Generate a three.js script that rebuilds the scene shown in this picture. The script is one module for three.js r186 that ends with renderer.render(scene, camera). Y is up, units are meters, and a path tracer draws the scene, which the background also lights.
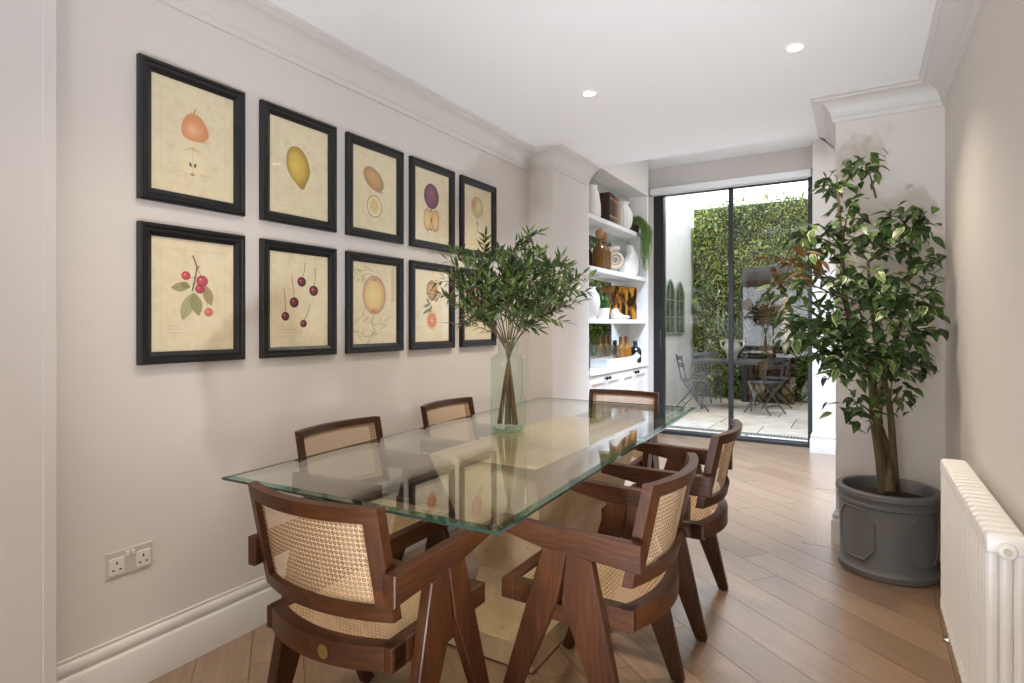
import * as THREE from 'three';
import { RoundedBoxGeometry } from 'three/addons/geometries/RoundedBoxGeometry.js';
import { mergeGeometries, toCreasedNormals } from 'three/addons/utils/BufferGeometryUtils.js';
import { ImprovedNoise } from 'three/addons/math/ImprovedNoise.js';
import { RectAreaLightUniformsLib } from 'three/addons/lights/RectAreaLightUniformsLib.js';

// ---------------------------------------------------------------- camera, sky, light, exposure
RectAreaLightUniformsLib.init();
const scene = new THREE.Scene();
const renderer = new THREE.WebGLRenderer();
renderer.toneMapping = THREE.LinearToneMapping;
renderer.toneMappingExposure = 1.13;
renderer.shadowMap.enabled = true;
const F = 578, YAW = Math.atan2(348, F);
const camera = new THREE.PerspectiveCamera(2 * Math.atan(341.5 / F) * 180 / Math.PI, 1024 / 683, 0.02, 100);
camera.position.set(0, 1.25, 0);
camera.rotation.y = YAW;
camera.setViewOffset(1024, 683, 0, 16.5, 1024, 683);
const DOWN = 4.9, PENDANT = 0.6, UPLIGHT = 19, FAR = 33;           // candela of the lamps
scene.background = new THREE.Color().setRGB(3.2, 3.4, 3.65);   // even overcast sky

// ---------------------------------------------------------------- helpers (room: x right, y up, d = depth into the room = -z)
let seed = 7;
const rnd = () => { seed |= 0; seed = seed + 0x6D2B79F5 | 0; let t = Math.imul(seed ^ seed >>> 15, 1 | seed); t = t + Math.imul(t ^ t >>> 7, 61 | t) ^ t; return ((t ^ t >>> 14) >>> 0) / 4294967296; };
const rr = (a, b) => a + (b - a) * rnd();
const V = (x, y, z) => new THREE.Vector3(x, y, z);
const P = (x, y, d) => new THREE.Vector3(x, y, -d);
const noise = new ImprovedNoise();
const fbm = (x, y, z, o = 4) => { let s = 0, a = 0.5; for (let i = 0; i < o; i++) { s += a * noise.noise(x, y, z + i * 7.3); x *= 2; y *= 2; a *= 0.5; } return s; };
const used = {};
function numbered(n) { used[n] = (used[n] ?? -1) + 1; return used[n] ? n + '_' + String(used[n]).padStart(3, '0') : n; }
function mesh(name, geo, mat, parent) {
  const m = new THREE.Mesh(geo, mat); m.castShadow = m.receiveShadow = true;
  m.name = parent ? name : numbered(name); (parent ?? scene).add(m); return m;
}
function tag(o, label, category, group, kind) {
  if (label) o.userData.label = label; if (category) o.userData.category = category;
  if (group) o.userData.group = group; if (kind) o.userData.kind = kind; return o;
}
function thing(name, label, category, pos = [0, 0, 0], turn = 0, group) {
  const o = new THREE.Group(); o.name = numbered(name); scene.add(o);
  o.position.set(pos[0], pos[1], -pos[2]); o.rotation.y = turn; return tag(o, label, category, group);
}
function struct(name, label, category) { const o = new THREE.Group(); o.name = name; scene.add(o); return tag(o, label, category, null, 'structure'); }
function copyOf(o, label) { const c = o.clone(); c.userData = { ...o.userData }; c.name = numbered(o.name.replace(/_\d{3}$/, '')); scene.add(c); if (label) c.userData.label = label; return c; }
// uv in metres from position and facing; v runs along the grain axis
function uvm(geo, grain = 'y', off = 0) {
  if (geo.index) geo = geo.toNonIndexed();
  if (!geo.attributes.normal) geo.computeVertexNormals();
  const p = geo.attributes.position, n = geo.attributes.normal, uv = new Float32Array(p.count * 2);
  for (let i = 0; i < p.count; i += 3) {
    let nx = 0, ny = 0, nz = 0;
    for (let k = 0; k < 3; k++) { nx += n.getX(i + k); ny += n.getY(i + k); nz += n.getZ(i + k); }
    const a = Math.abs(nx), b = Math.abs(ny), c = Math.abs(nz), top = a >= b && a >= c ? 'x' : b >= c ? 'y' : 'z';
    let axes = ['x', 'y', 'z'].filter((q) => q !== top);
    if (axes[0] === grain) axes.reverse();
    const g = { x: (j) => p.getX(j), y: (j) => p.getY(j), z: (j) => p.getZ(j) };
    for (let k = 0; k < 3; k++) { uv[(i + k) * 2] = g[axes[0]](i + k) + off; uv[(i + k) * 2 + 1] = g[axes[1]](i + k) + off * 1.7; }
  }
  geo.setAttribute('uv', new THREE.BufferAttribute(uv, 2));
  return geo;
}
const grounded = (g) => { g.computeBoundingBox(); return g.translate(0, -g.boundingBox.min.y, 0); };
const clean = (g) => { g = g.index ? g.toNonIndexed() : g; for (const k of Object.keys(g.attributes)) if (!['position', 'normal', 'uv'].includes(k)) g.deleteAttribute(k); if (!g.attributes.uv) g.setAttribute('uv', new THREE.BufferAttribute(new Float32Array(g.attributes.position.count * 2), 2)); return g; };
const merge = (...gs) => mergeGeometries(gs.flat().map(clean));
function box(w, h, l, x = 0, y = 0, z = 0, r = 0, grain = 'y') {
  const g = r > 0 ? new RoundedBoxGeometry(w, h, l, 2, Math.min(r, w / 2.01, h / 2.01, l / 2.01)) : new THREE.BoxGeometry(w, h, l);
  g.translate(x, y, z); return uvm(g, grain);
}
// box between room limits
const rbox = (x0, x1, y0, y1, d0, d1, r = 0, grain = 'y') => box(x1 - x0, y1 - y0, d1 - d0, (x0 + x1) / 2, (y0 + y1) / 2, -(d0 + d1) / 2, r, grain);
const lathe = (pts, seg = 32) => { const g = new THREE.LatheGeometry(pts.map(([a, b]) => new THREE.Vector2(a, b)), seg); return g; };
const tube = (pts, r, seg = 12, rad = 8) => new THREE.TubeGeometry(new THREE.CatmullRomCurve3(pts), seg, r, rad, false);
function taperTube(pts, r0, r1, seg = 12, rad = 7) {
  const c = new THREE.CatmullRomCurve3(pts), g = new THREE.TubeGeometry(c, seg, 1, rad, false), p = g.attributes.position, q = new THREE.Vector3();
  for (let i = 0; i <= seg; i++) { c.getPointAt(i / seg, q); const r = r0 + (r1 - r0) * i / seg; for (let j = 0; j <= rad; j++) { const k = i * (rad + 1) + j; p.setXYZ(k, q.x + (p.getX(k) - q.x) * r, q.y + (p.getY(k) - q.y) * r, q.z + (p.getZ(k) - q.z) * r); } }
  g.computeVertexNormals(); return g;
}
const cyl = (r0, r1, h, x, y, z, seg = 20) => new THREE.CylinderGeometry(r0, r1, h, seg).translate(x, y, z);
function rodGeo(a, b, r, seg = 8) {
  const v = b.clone().sub(a), g = new THREE.CylinderGeometry(r, r, v.length(), seg);
  g.applyQuaternion(new THREE.Quaternion().setFromUnitVectors(V(0, 1, 0), v.clone().normalize())); return g.translate((a.x + b.x) / 2, (a.y + b.y) / 2, (a.z + b.z) / 2);
}
function quads(list) {   // list of [a,b,c,d] Vector3 quads, flat shaded
  const pos = [], uv = [];
  for (const [a, b, c, d] of list) {
    for (const v of [a, b, c, a, c, d]) pos.push(v.x, v.y, v.z);
    const w = a.distanceTo(b), h = a.distanceTo(d);
    uv.push(0, 0, w, 0, w, h, 0, 0, w, h, 0, h);
  }
  const g = new THREE.BufferGeometry();
  g.setAttribute('position', new THREE.Float32BufferAttribute(pos, 3)); g.setAttribute('uv', new THREE.Float32BufferAttribute(uv, 2)); g.computeVertexNormals(); return g;
}
// moulding: profile [[out, y]...] swept along a floor polyline [[x, d]...]; side = +1 when the room lies right of the walking direction
function sweep(profile, path, side) {
  const rows = path.map(([x, d], i) => {
    const dir = (a, b) => { const v = [b[0] - a[0], b[1] - a[1]], l = Math.hypot(...v); return [v[0] / l, v[1] / l]; };
    const a = i > 0 ? dir(path[i - 1], path[i]) : null, b = i < path.length - 1 ? dir(path[i], path[i + 1]) : null;
    const na = a && [a[1] * side, -a[0] * side], nb = b && [b[1] * side, -b[0] * side];
    let n = na ?? nb; let k = 1;
    if (na && nb) { n = [na[0] + nb[0], na[1] + nb[1]]; k = 2 / (n[0] ** 2 + n[1] ** 2); }
    return profile.map(([o, y]) => P(x + n[0] * o * k, y, d + n[1] * o * k));
  });
  const q = [];
  for (let i = 0; i + 1 < rows.length; i++) for (let j = 0; j + 1 < profile.length; j++) q.push(side > 0 ? [rows[i][j], rows[i][j + 1], rows[i + 1][j + 1], rows[i + 1][j]] : [rows[i][j], rows[i + 1][j], rows[i + 1][j + 1], rows[i][j + 1]]);
  for (const e of [0, rows.length - 1]) { const r = rows[e]; for (let j = 1; j + 1 < r.length; j++) q.push([r[0], r[j], r[j + 1], r[j + 1]]); }
  return toCreasedNormals(quads(q), 0.6);
}
function shapeGeo(pts, depth, bevel = 0) {   // polygon in xy extruded along z, centred
  const s = new THREE.Shape(pts.map(([a, b]) => new THREE.Vector2(a, b)));
  const g = new THREE.ExtrudeGeometry(s, { depth: depth - 2 * bevel, bevelEnabled: bevel > 0, bevelThickness: bevel, bevelSize: bevel, bevelOffset: -bevel, bevelSegments: 1 });
  return g.translate(0, 0, -depth / 2 + bevel);
}

// ---------------------------------------------------------------- textures and materials
function dataTex(w, h, f, srgb = true) {
  const a = new Uint8Array(w * h * 4);
  for (let j = 0; j < h; j++) for (let i = 0; i < w; i++) { const c = f(i / w, j / h), k = (j * w + i) * 4; for (let q = 0; q < 3; q++) a[k + q] = Math.max(0, Math.min(255, c[q] ?? c[0])); a[k + 3] = 255; }
  const t = new THREE.DataTexture(a, w, h); t.wrapS = t.wrapT = THREE.RepeatWrapping; t.magFilter = THREE.LinearFilter; t.minFilter = THREE.LinearMipmapLinearFilter; t.generateMipmaps = true;
  if (srgb) t.colorSpace = THREE.SRGBColorSpace; t.needsUpdate = true; return t;
}
const std = (o) => new THREE.MeshStandardMaterial(o), phy = (o) => new THREE.MeshPhysicalMaterial(o);
// oak boards: fine streaks, cathedral figure and pale flecks
const oakTex = (sx) => dataTex(512, 1024, (u, v) => {
  const warp = fbm(u * 3 + sx, v * 2, 1.1, 3) * 0.9, fig = Math.sin((u * 9 + warp * 5) * Math.PI * 2) * 0.5 + 0.5;
  const fine = fbm(u * 120, v * 5, sx, 2), mid = fbm(u * 22, v * 2.2, sx + 3, 3), pore = Math.max(0, fbm(u * 200, v * 9, sx + 9, 1) - 0.18) * 90;
  const t = fig * 5 + fine * 20 + mid * 20 - pore * 0.5;
  return [146 + t, 123 + t * 0.96, 101 + t * 0.9];
});
const oakMaps = [oakTex(1), oakTex(5)];
for (const t of oakMaps) t.repeat.set(1 / 0.4, 1 / 1.3);
const oakTones = ['#fff6ee', '#f6eade', '#fbeee2', '#eee2d6', '#f8ecdf', '#e6d8ca'];
const oakMats = oakTones.map((c, i) => phy({ map: oakMaps[i % 2], color: c, roughness: 0.4, clearcoat: 1, clearcoatRoughness: 0.3 }));
const walnutMap = dataTex(256, 512, (u, v) => {
  const w = fbm(u * 3, v * 1.5, 4.2, 3), fig = Math.sin((u * 6 + w * 4) * Math.PI * 2) * 0.5 + 0.5, fine = fbm(u * 70, v * 4, 2.2, 2);
  const t = fig * 14 + fine * 30 + w * 30; return [92 + t * 1.1, 56 + t * 0.78, 27 + t * 0.45];
});
walnutMap.repeat.set(1 / 0.25, 1 / 0.6);
const teak = phy({ map: walnutMap, color: '#b09c86', roughness: 0.46, specularIntensity: 0.6, clearcoat: 0.12, clearcoatRoughness: 0.25 });
const caneMat = std({ color: '#cdab85', roughness: 0.6 });
const wallPaint = std({ color: '#ddd6cf', roughness: 0.85 });
const jambPaint = std({ color: '#d3cecb', roughness: 0.7 });
const trimPaint = std({ color: '#dbd6d1', roughness: 0.5 });
const whitePaint = std({ color: '#eae7e4', roughness: 0.45 });
const ceilPaint = std({ color: '#f9f9fa', roughness: 0.9 });
const darkFrame = std({ color: '#26282a', roughness: 0.4 });
const blackLacquer = std({ color: '#0e0f12', roughness: 0.36 });
const glassPane = phy({ color: '#ffffff', transmission: 1, thickness: 0, roughness: 0, ior: 1.5 });
const travertineMap = dataTex(512, 512, (u, v) => {
  const w = (a, b) => fbm(a, b, 3.3, 4), band = w(u * 2, v * 9), blot = w(u * 4 + 9, v * 4), pit = Math.max(0, w(u * 26, v * 40) - 0.33) * 420;
  const t = band * 22 + blot * 30 - pit; return [206 + t, 186 + t, 158 + t * 0.95];
});
travertineMap.repeat.set(1 / 0.7, 1 / 0.7);
const travertine = std({ map: travertineMap, color: '#e2d6c2', roughness: 0.45 });

// ---------------------------------------------------------------- the setting
const WL = -2.155, WR = 0.385, CH = 2.55, XH = 3.065;
const floor = struct('floor', 'pale oak plank floor laid at a slant', 'floor');
mesh('subfloor', rbox(-3.6, WR, -0.12, -0.016, -4.6, 6.7), std({ color: '#4a3a2c', roughness: 0.9 }), floor);
{
  const A = -37.5 * Math.PI / 180, ex = [Math.cos(A), Math.sin(A)], en = [-Math.sin(A), Math.cos(A)];   // along and across the boards in (x, d)
  const PW = 0.185, PH = 1.731 - 40 * PW, gap = 0.0022;
  const field = [[WL + 0.001, -0.4], [0.289, -0.4], [0.289, 6.69], [WL - 0.1, 6.69], [WL - 0.1, 4.48], [WL + 0.001, 4.48]];
  const clipRect = (poly, x0, x1, d0, d1) => {
    const cut = (ps, f) => { const out = []; ps.forEach((p, i) => { const q = ps[(i + 1) % ps.length], a = f(p), b = f(q); if (a >= 0) out.push(p); if (a * b < 0) { const t = a / (a - b); out.push([p[0] + (q[0] - p[0]) * t, p[1] + (q[1] - p[1]) * t]); } }); return out; };
    poly = cut(poly, (p) => p[0] - x0); poly = cut(poly, (p) => x1 - p[0]); poly = cut(poly, (p) => p[1] - d0); return cut(poly, (p) => d1 - p[1]);
  };
  const board = (poly, mat, ou, ov) => {
    if (poly.length < 3) return;
    let area = 0; poly.forEach((p, i) => { const q = poly[(i + 1) % poly.length]; area += p[0] * q[1] - q[0] * p[1]; });
    if (Math.abs(area) < 0.004) return;
    if (area < 0) poly = poly.slice().reverse();
    const s = new THREE.Shape(poly.map((p) => new THREE.Vector2(p[0], p[1])));
    const g = new THREE.ExtrudeGeometry(s, { depth: 0.0145, bevelEnabled: false });
    const p = g.attributes.position, uv = new Float32Array(p.count * 2);
    for (let i = 0; i < p.count; i++) { const x = p.getX(i), d = p.getY(i), y = p.getZ(i) - 0.0145; uv[i * 2] = x * en[0] + d * en[1] + ou; uv[i * 2 + 1] = x * ex[0] + d * ex[1] + ov; p.setXYZ(i, x, y, -d); }
    g.setAttribute('uv', new THREE.BufferAttribute(uv, 2)); g.computeVertexNormals();
    mesh('plank', g, mat, floor);
  };
  const corner = (a, n) => [ex[0] * a + en[0] * n, ex[1] * a + en[1] * n];
  for (let k = 0; k < 90; k++) {
    const n0 = PH + k * PW, n1 = n0 + PW - gap; let a = -7.5 + rr(0, 1.6);
    while (a < 4) {
      const L = rr(1.5, 2.2), poly = [corner(a, n0), corner(a + L - gap, n0), corner(a + L - gap, n1), corner(a, n1)];
      const m = oakMats[Math.floor(rnd() * oakMats.length)], ou = rnd(), ov = rnd();
      board(clipRect(poly, WL + 0.001, 0.289, -0.4, 4.479), m, ou, ov);
      board(clipRect(poly, WL - 0.11, 0.289, 4.48, 6.69), m, ou, ov);
      a += L;
    }
  }
  for (const [d0, d1] of [[-0.4, 1.2], [1.202, 2.75], [2.752, 3.78]]) { const g = rbox(0.2905, 0.384, -0.0145, 0.0004, d0, d1, 0, 'z'); mesh('border_plank', g, oakMats[5], floor); }
  for (const [d0, d1] of [[3.7, 4.5], [5.0, 6.15]]) { const g = rbox(-0.29, -0.145, -0.012, 0.0012, d0, d1, 0, 'z'); mesh('border_plank', g, oakMats[3], floor); }
  mesh('stone_floor', rbox(-3.6, WR, -0.016, 0, -4.6, -0.402), std({ color: '#c9b8a6', roughness: 0.5 }), floor);
}
const ceiling = struct('ceiling', 'flat white ceiling with a raised rear section', 'ceiling');
mesh('ceiling_slab', rbox(-3.6, 0.6, CH, 3.35, -4.6, 4.45), ceilPaint, ceiling);
for (const r of [[-2.5, 0.6, 4.45, 4.68], [-2.5, 0.6, 6.12, 6.8], [-2.5, -1.5, 4.68, 6.12], [-0.2, 0.6, 4.68, 6.12]]) mesh('raised_ceiling', rbox(r[0], r[1], XH, 3.35, r[2], r[3]), ceilPaint, ceiling);
{
  const w = struct('window_2', 'roof light in the raised ceiling by the garden door', 'window');   // lets in the daylight that falls on the jamb, shelves and far floor
  for (const r of [[-1.5, -0.2, 4.68, 4.72], [-1.5, -0.2, 6.08, 6.12], [-1.5, -1.46, 4.72, 6.08], [-0.24, -0.2, 4.72, 6.08]]) mesh('window_frame', rbox(r[0], r[1], 3.36, 3.42, r[2], r[3]), whitePaint, w);
  mesh('pane', rbox(-1.46, -0.24, 3.39, 3.392, 4.72, 6.08), glassPane, w);
}
const wallLeft = struct('wall_left', 'long warm off-white wall with the fruit pictures and a shallow pier', 'wall');
mesh('wall_face', rbox(WL - 0.2, WL, 0, CH, 0.753, 3.82), wallPaint, wallLeft);
mesh('pier', rbox(WL - 0.2, -1.95, 0, XH, 3.82, 4.468), wallPaint, wallLeft);
mesh('wall_over_shelves', rbox(-2.16, -1.95, 2.63, XH, 4.468, 6.08), wallPaint, wallLeft);
mesh('alcove_back', rbox(-2.5, -2.16, 0, XH, 4.468, 6.08), wallPaint, wallLeft);
mesh('alcove_back', rbox(-2.5, -2.272, 0, XH, 6.08, 6.8), wallPaint, wallLeft);
mesh('end_panel', rbox(-2.16, -1.95, 0, 2.63, 6.045, 6.08), whitePaint, wallLeft);
const wallRight = struct('wall_right', 'warm off-white wall behind the radiator and the potted tree', 'wall');
mesh('wall_face', rbox(WR, WR + 0.2, 0, 3.35, -4.6, 6.8), wallPaint, wallRight);
mesh('pier', rbox(-0.12, WR, 0, XH, 3.8, 6.38), wallPaint, wallRight);
mesh('door_jamb', rbox(-0.40, WR, 0, XH, 6.38, 6.8), wallPaint, wallRight);
const wallBack = struct('wall_back', 'strip of wall over and beside the sliding glass door', 'wall');
mesh('lintel', rbox(-2.27, -0.40, 2.8, XH, 6.6, 6.8), wallPaint, wallBack);
mesh('wall_side', rbox(-2.27, -2.06, 0, 2.8, 6.6, 6.8), wallPaint, wallBack);
const wallNear = struct('wall_near', 'pale wall end at the left edge of the picture', 'wall');
mesh('wall_face', rbox(-3.6, -2.083, 0, CH, 0.60, 0.753), jambPaint, wallNear);
const archi = mesh('trim_1', rbox(-2.22, -2.08, 0, CH, 0.753, 0.788, 0.003), jambPaint); tag(archi, 'thin pale edging board at the left edge of the picture', 'trim', null, 'structure');
// the rest of the open plan space behind the camera: side wall, end wall with a window
const wallKitchen = struct('wall_rear', 'end wall with a wide window behind the camera', 'wall');
mesh('side_wall', rbox(-3.8, -3.6, 0, 3.35, -4.6, 0.753), std({ color: '#8d8a80', roughness: 0.7 }), wallKitchen);
mesh('wall_below', rbox(-3.6, WR, 0, 0.6, -4.8, -4.6), wallPaint, wallKitchen);
mesh('wall_above', rbox(-3.6, WR, 2.4, 3.35, -4.8, -4.6), wallPaint, wallKitchen);
mesh('wall_beside', rbox(-3.6, -3.2, 0.6, 2.4, -4.8, -4.6), wallPaint, wallKitchen);
mesh('wall_beside', rbox(0, WR, 0.6, 2.4, -4.8, -4.6), wallPaint, wallKitchen);
{
  const w = struct('window_1', 'wide white window behind the camera', 'window');
  for (const x of [-3.2, -2.16, -1.1, -0.05]) mesh('window_frame', rbox(x, x + 0.05, 0.6, 2.4, -4.75, -4.69), whitePaint, w);
  for (const y of [0.6, 2.35]) mesh('window_frame', rbox(-3.15, -0.05, y, y + 0.05, -4.75, -4.69), whitePaint, w);
  for (const x of [-3.15, -2.11, -1.05]) mesh('pane', rbox(x, x + 1.0, 0.65, 2.35, -4.722, -4.721), glassPane, w);
}
const pathL = [[WL, 0.789], [WL, 3.82], [-1.95, 3.82], [-1.95, 4.45]], pathR = [[WR, 0.1], [WR, 3.8], [-0.12, 3.8], [-0.12, 4.45]];
const cove = []; for (let i = 0; i <= 8; i++) { const a = i / 8 * Math.PI / 2; cove.push([0.096 - 0.072 * Math.cos(a), CH - 0.112 + 0.078 * Math.sin(a)]); }
const cornice = [[0, CH - 0.14], [0.012, CH - 0.14], [0.016, CH - 0.13], [0.016, CH - 0.118], [0.024, CH - 0.112], ...cove, [0.104, CH - 0.034], [0.104, CH - 0.024], [0.122, CH - 0.018], [0.122, CH]];
tag(mesh('trim_2', sweep(cornice, pathL, 1), trimPaint), 'moulded cornice along the top of the picture wall', 'cornice', null, 'structure');
tag(mesh('trim_3', sweep(cornice, pathR, -1), trimPaint), 'moulded cornice above the potted tree and radiator', 'cornice', null, 'structure');
const skirt = [[0.022, 0], [0.022, 0.128], [0.019, 0.134], [0.013, 0.138], [0.013, 0.146], [0.016, 0.152], [0.016, 0.166], [0.011, 0.176], [0.006, 0.18], [0.006, 0.19], [0, 0.192]];
tag(mesh('baseboard_left', sweep(skirt, [[WL, 0.789], [WL, 3.82], [-1.95, 3.82], [-1.95, 4.468]], 1), trimPaint), 'white moulded skirting board under the pictures', 'skirting', null, 'structure');
tag(mesh('baseboard_right', sweep(skirt, [[WR, 0.1], [WR, 3.8], [-0.12, 3.8], [-0.12, 6.38], [-0.40, 6.38], [-0.40, 6.598]], -1), trimPaint), 'white moulded skirting board round the pier by the door', 'skirting', null, 'structure');

// sliding door
{
  const dr = struct('door_1', 'sliding glass door in a slim dark frame', 'door');
  mesh('door_frame', rbox(-2.06, -1.945, 0, 2.8, 6.62, 6.72, 0.004), darkFrame, dr);
  mesh('door_frame', rbox(-0.455, -0.402, 0, 2.8, 6.6, 6.72, 0.004), darkFrame, dr);
  mesh('door_frame', rbox(-1.945, -0.455, 2.745, 2.8, 6.62, 6.72, 0.004), darkFrame, dr);
  mesh('threshold', rbox(-2.06, -0.402, -0.01, 0.035, 6.6, 6.74, 0.004), darkFrame, dr);
  mesh('sash', rbox(-1.232, -1.182, 0.035, 2.745, 6.625, 6.665, 0.004), darkFrame, dr);
  mesh('pane', rbox(-1.945, -1.19, 0.035, 2.745, 6.644, 6.645), glassPane, dr);
  mesh('pane', rbox(-1.225, -0.455, 0.035, 2.745, 6.684, 6.685), glassPane, dr);
  mesh('door_pull', rbox(-1.985, -1.97, 1.0, 1.2, 6.606, 6.62, 0.003), std({ color: '#6d6a66', metalness: 0.8, roughness: 0.35 }), dr);
}

// ---------------------------------------------------------------- garden setting
const PY = -0.03;
const whiteRender = std({ color: '#f1f0ee', roughness: 0.9 });
{
  const pat = struct('ground_patio', 'pale stone paving in the garden', 'patio');
  mesh('bedding', rbox(-3.2, 1.4, PY - 0.1, PY - 0.012, 6.8, 11.2), std({ color: '#8b857b', roughness: 1 }), pat);
  const stoneMap = dataTex(256, 256, (u, v) => { const t = fbm(u * 6, v * 6, 8.8, 4) * 36; return [222 + t, 216 + t, 206 + t]; });
  const tones = ['#ffffff', '#f2efe9', '#e6e1d8', '#f7f2e6'].map((c) => std({ map: stoneMap, color: c, roughness: 0.75 }));
  for (let r = 0, d = 7.36; d < 10.7; r++) {
    const L = [0.56, 0.84, 0.84, 0.56, 0.6][r % 5]; let x = -2.62 - [0.1, 0.35, 0, 0.25, 0.15][r % 5];
    while (x < 0.4) { const w = [0.56, 0.84, 0.56, 1.1][Math.floor(rnd() * 4)]; const x0 = Math.max(x, -2.6), x1 = Math.min(x + w, 0.34); if (x1 - x0 > 0.05) mesh('paving_stone', rbox(x0, x1 - 0.014, PY - 0.02, PY, d, Math.min(d + L, 10.72) - 0.014, 0.004), tones[Math.floor(rnd() * 4)], pat); x += w; }
    d += L;
  }
  for (let i = 0, x = -2.6; x < 0.34; i++, x += 0.74) mesh('paving_stone', rbox(x, Math.min(x + 0.726, 0.34), PY - 0.02, PY, 6.82, 7.2, 0.004), tones[i % 2], pat);
  const dr = thing('drain_channel', 'slotted drain grating along the patio by the door', 'drain', [0, 0, 0]);
  mesh('channel', rbox(-2.6, 0.34, PY - 0.012, PY - 0.008, 7.21, 7.35), std({ color: '#3b3d3e', roughness: 0.6 }), dr);
  for (const d of [7.21, 7.34]) mesh('rim', rbox(-2.6, 0.34, PY - 0.01, PY + 0.001, d, d + 0.012), std({ color: '#8d8f90', metalness: 0.6, roughness: 0.4 }), dr);
  const bars = []; for (let x = -2.59; x < 0.33; x += 0.035) bars.push(rbox(x, x + 0.018, PY - 0.01, PY + 0.001, 7.222, 7.34));
  tag(mesh('grating', merge(bars), std({ color: '#b9bbbc', metalness: 0.5, roughness: 0.4 }), dr), null, null, null, 'stuff');
  const gl = mesh('wall_garden_side', rbox(-2.8, -2.6, PY - 0.1, 3.02, 6.8, 10.75), whiteRender); tag(gl, 'white rendered garden wall with the arched mirrors', 'garden wall', null, 'structure');
  const gb = mesh('wall_garden_end', rbox(-2.6, 0.6, PY - 0.1, 3.35, 10.75, 10.9), std({ color: '#3f4a2c', roughness: 1 })); tag(gb, 'end wall of the garden under the foliage', 'garden wall', null, 'structure');
  const gr = mesh('wall_garden_right', rbox(0.42, 0.6, PY - 0.1, 3.35, 6.8, 10.75), std({ color: '#3f4a2c', roughness: 1 })); tag(gr, 'right hand garden wall under the foliage', 'garden wall', null, 'structure');
  const hb = mesh('wall_neighbour', rbox(-6, -2.9, PY - 0.1, 4.6, 11.2, 14), whiteRender); tag(hb, 'white neighbouring wall rising behind the garden', 'building', null, 'structure');
  const brick = std({ color: '#8a6f58', roughness: 0.95 });
  const hx = struct('wall_exterior', 'brown brick rear wall of the house', 'wall');
  mesh('wall_face', rbox(-5, -2.06, PY - 0.1, 6.2, 6.8, 6.82), brick, hx);
  mesh('wall_face', rbox(-0.40, 3, PY - 0.1, 6.2, 6.8, 6.82), brick, hx);
  mesh('wall_face', rbox(-2.06, -0.40, 2.82, 6.2, 6.8, 6.82), brick, hx);
}

// ---------------------------------------------------------------- lamps
const warm = new THREE.Color().setRGB(1, 0.86, 0.68);
const glow = std({ color: '#ffffff', emissive: '#ffdcb0', emissiveIntensity: 6 });
const ringMat = std({ color: '#f2f1ef', roughness: 0.4 });
{
  const ring = lathe([[0.033, 0.002], [0.036, -0.001], [0.044, -0.003], [0.047, -0.001], [0.048, 0.0035]], 28), lens = cyl(0.033, 0.033, 0.003, 0, 0.0015, 0, 24);
  const spots = [[-1.30, 3.0, CH, 'recessed ceiling spotlight nearer the picture wall', 1.4], [-0.26, 3.0, CH, 'recessed ceiling spotlight nearer the potted tree', 1.1], [-1.30, 1.15, CH, 'recessed ceiling spotlight above the near end of the table', 0.75], [-0.26, 1.15, CH, 'recessed ceiling spotlight above the camera', 0.5],
    [-1.3, -0.8, CH, 'recessed ceiling spotlight behind the camera on the left', 0.8], [-0.26, -0.8, CH, 'recessed ceiling spotlight behind the camera on the right', 0.8],
    [-1.1, 4.625, XH, 'recessed ceiling spotlight in the raised ceiling nearer the shelves', FAR / DOWN], [-0.72, 4.625, XH, 'recessed ceiling spotlight in the raised ceiling nearer the pier', FAR / DOWN]];
  for (const [x, d, y, label, k] of spots) {
    const t = thing('ceiling_light', label, 'ceiling light', [x, y - 0.0045, d], 0, 'recessed ceiling spotlights');
    mesh('ring', ring, ringMat, t); mesh('lens', lens, glow, t);
    const s = new THREE.SpotLight(y > CH ? new THREE.Color().setRGB(0.75, 0.92, 1.16) : warm, DOWN * k, 0, y > CH ? 0.78 : 1.05, 0.9, 2); s.position.set(0, -0.01, 0); s.target.position.set(0, -1, y > CH ? -0.36 : 0); s.castShadow = true; s.shadow.radius = 1.6; t.add(s, s.target);
  }
}
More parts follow.
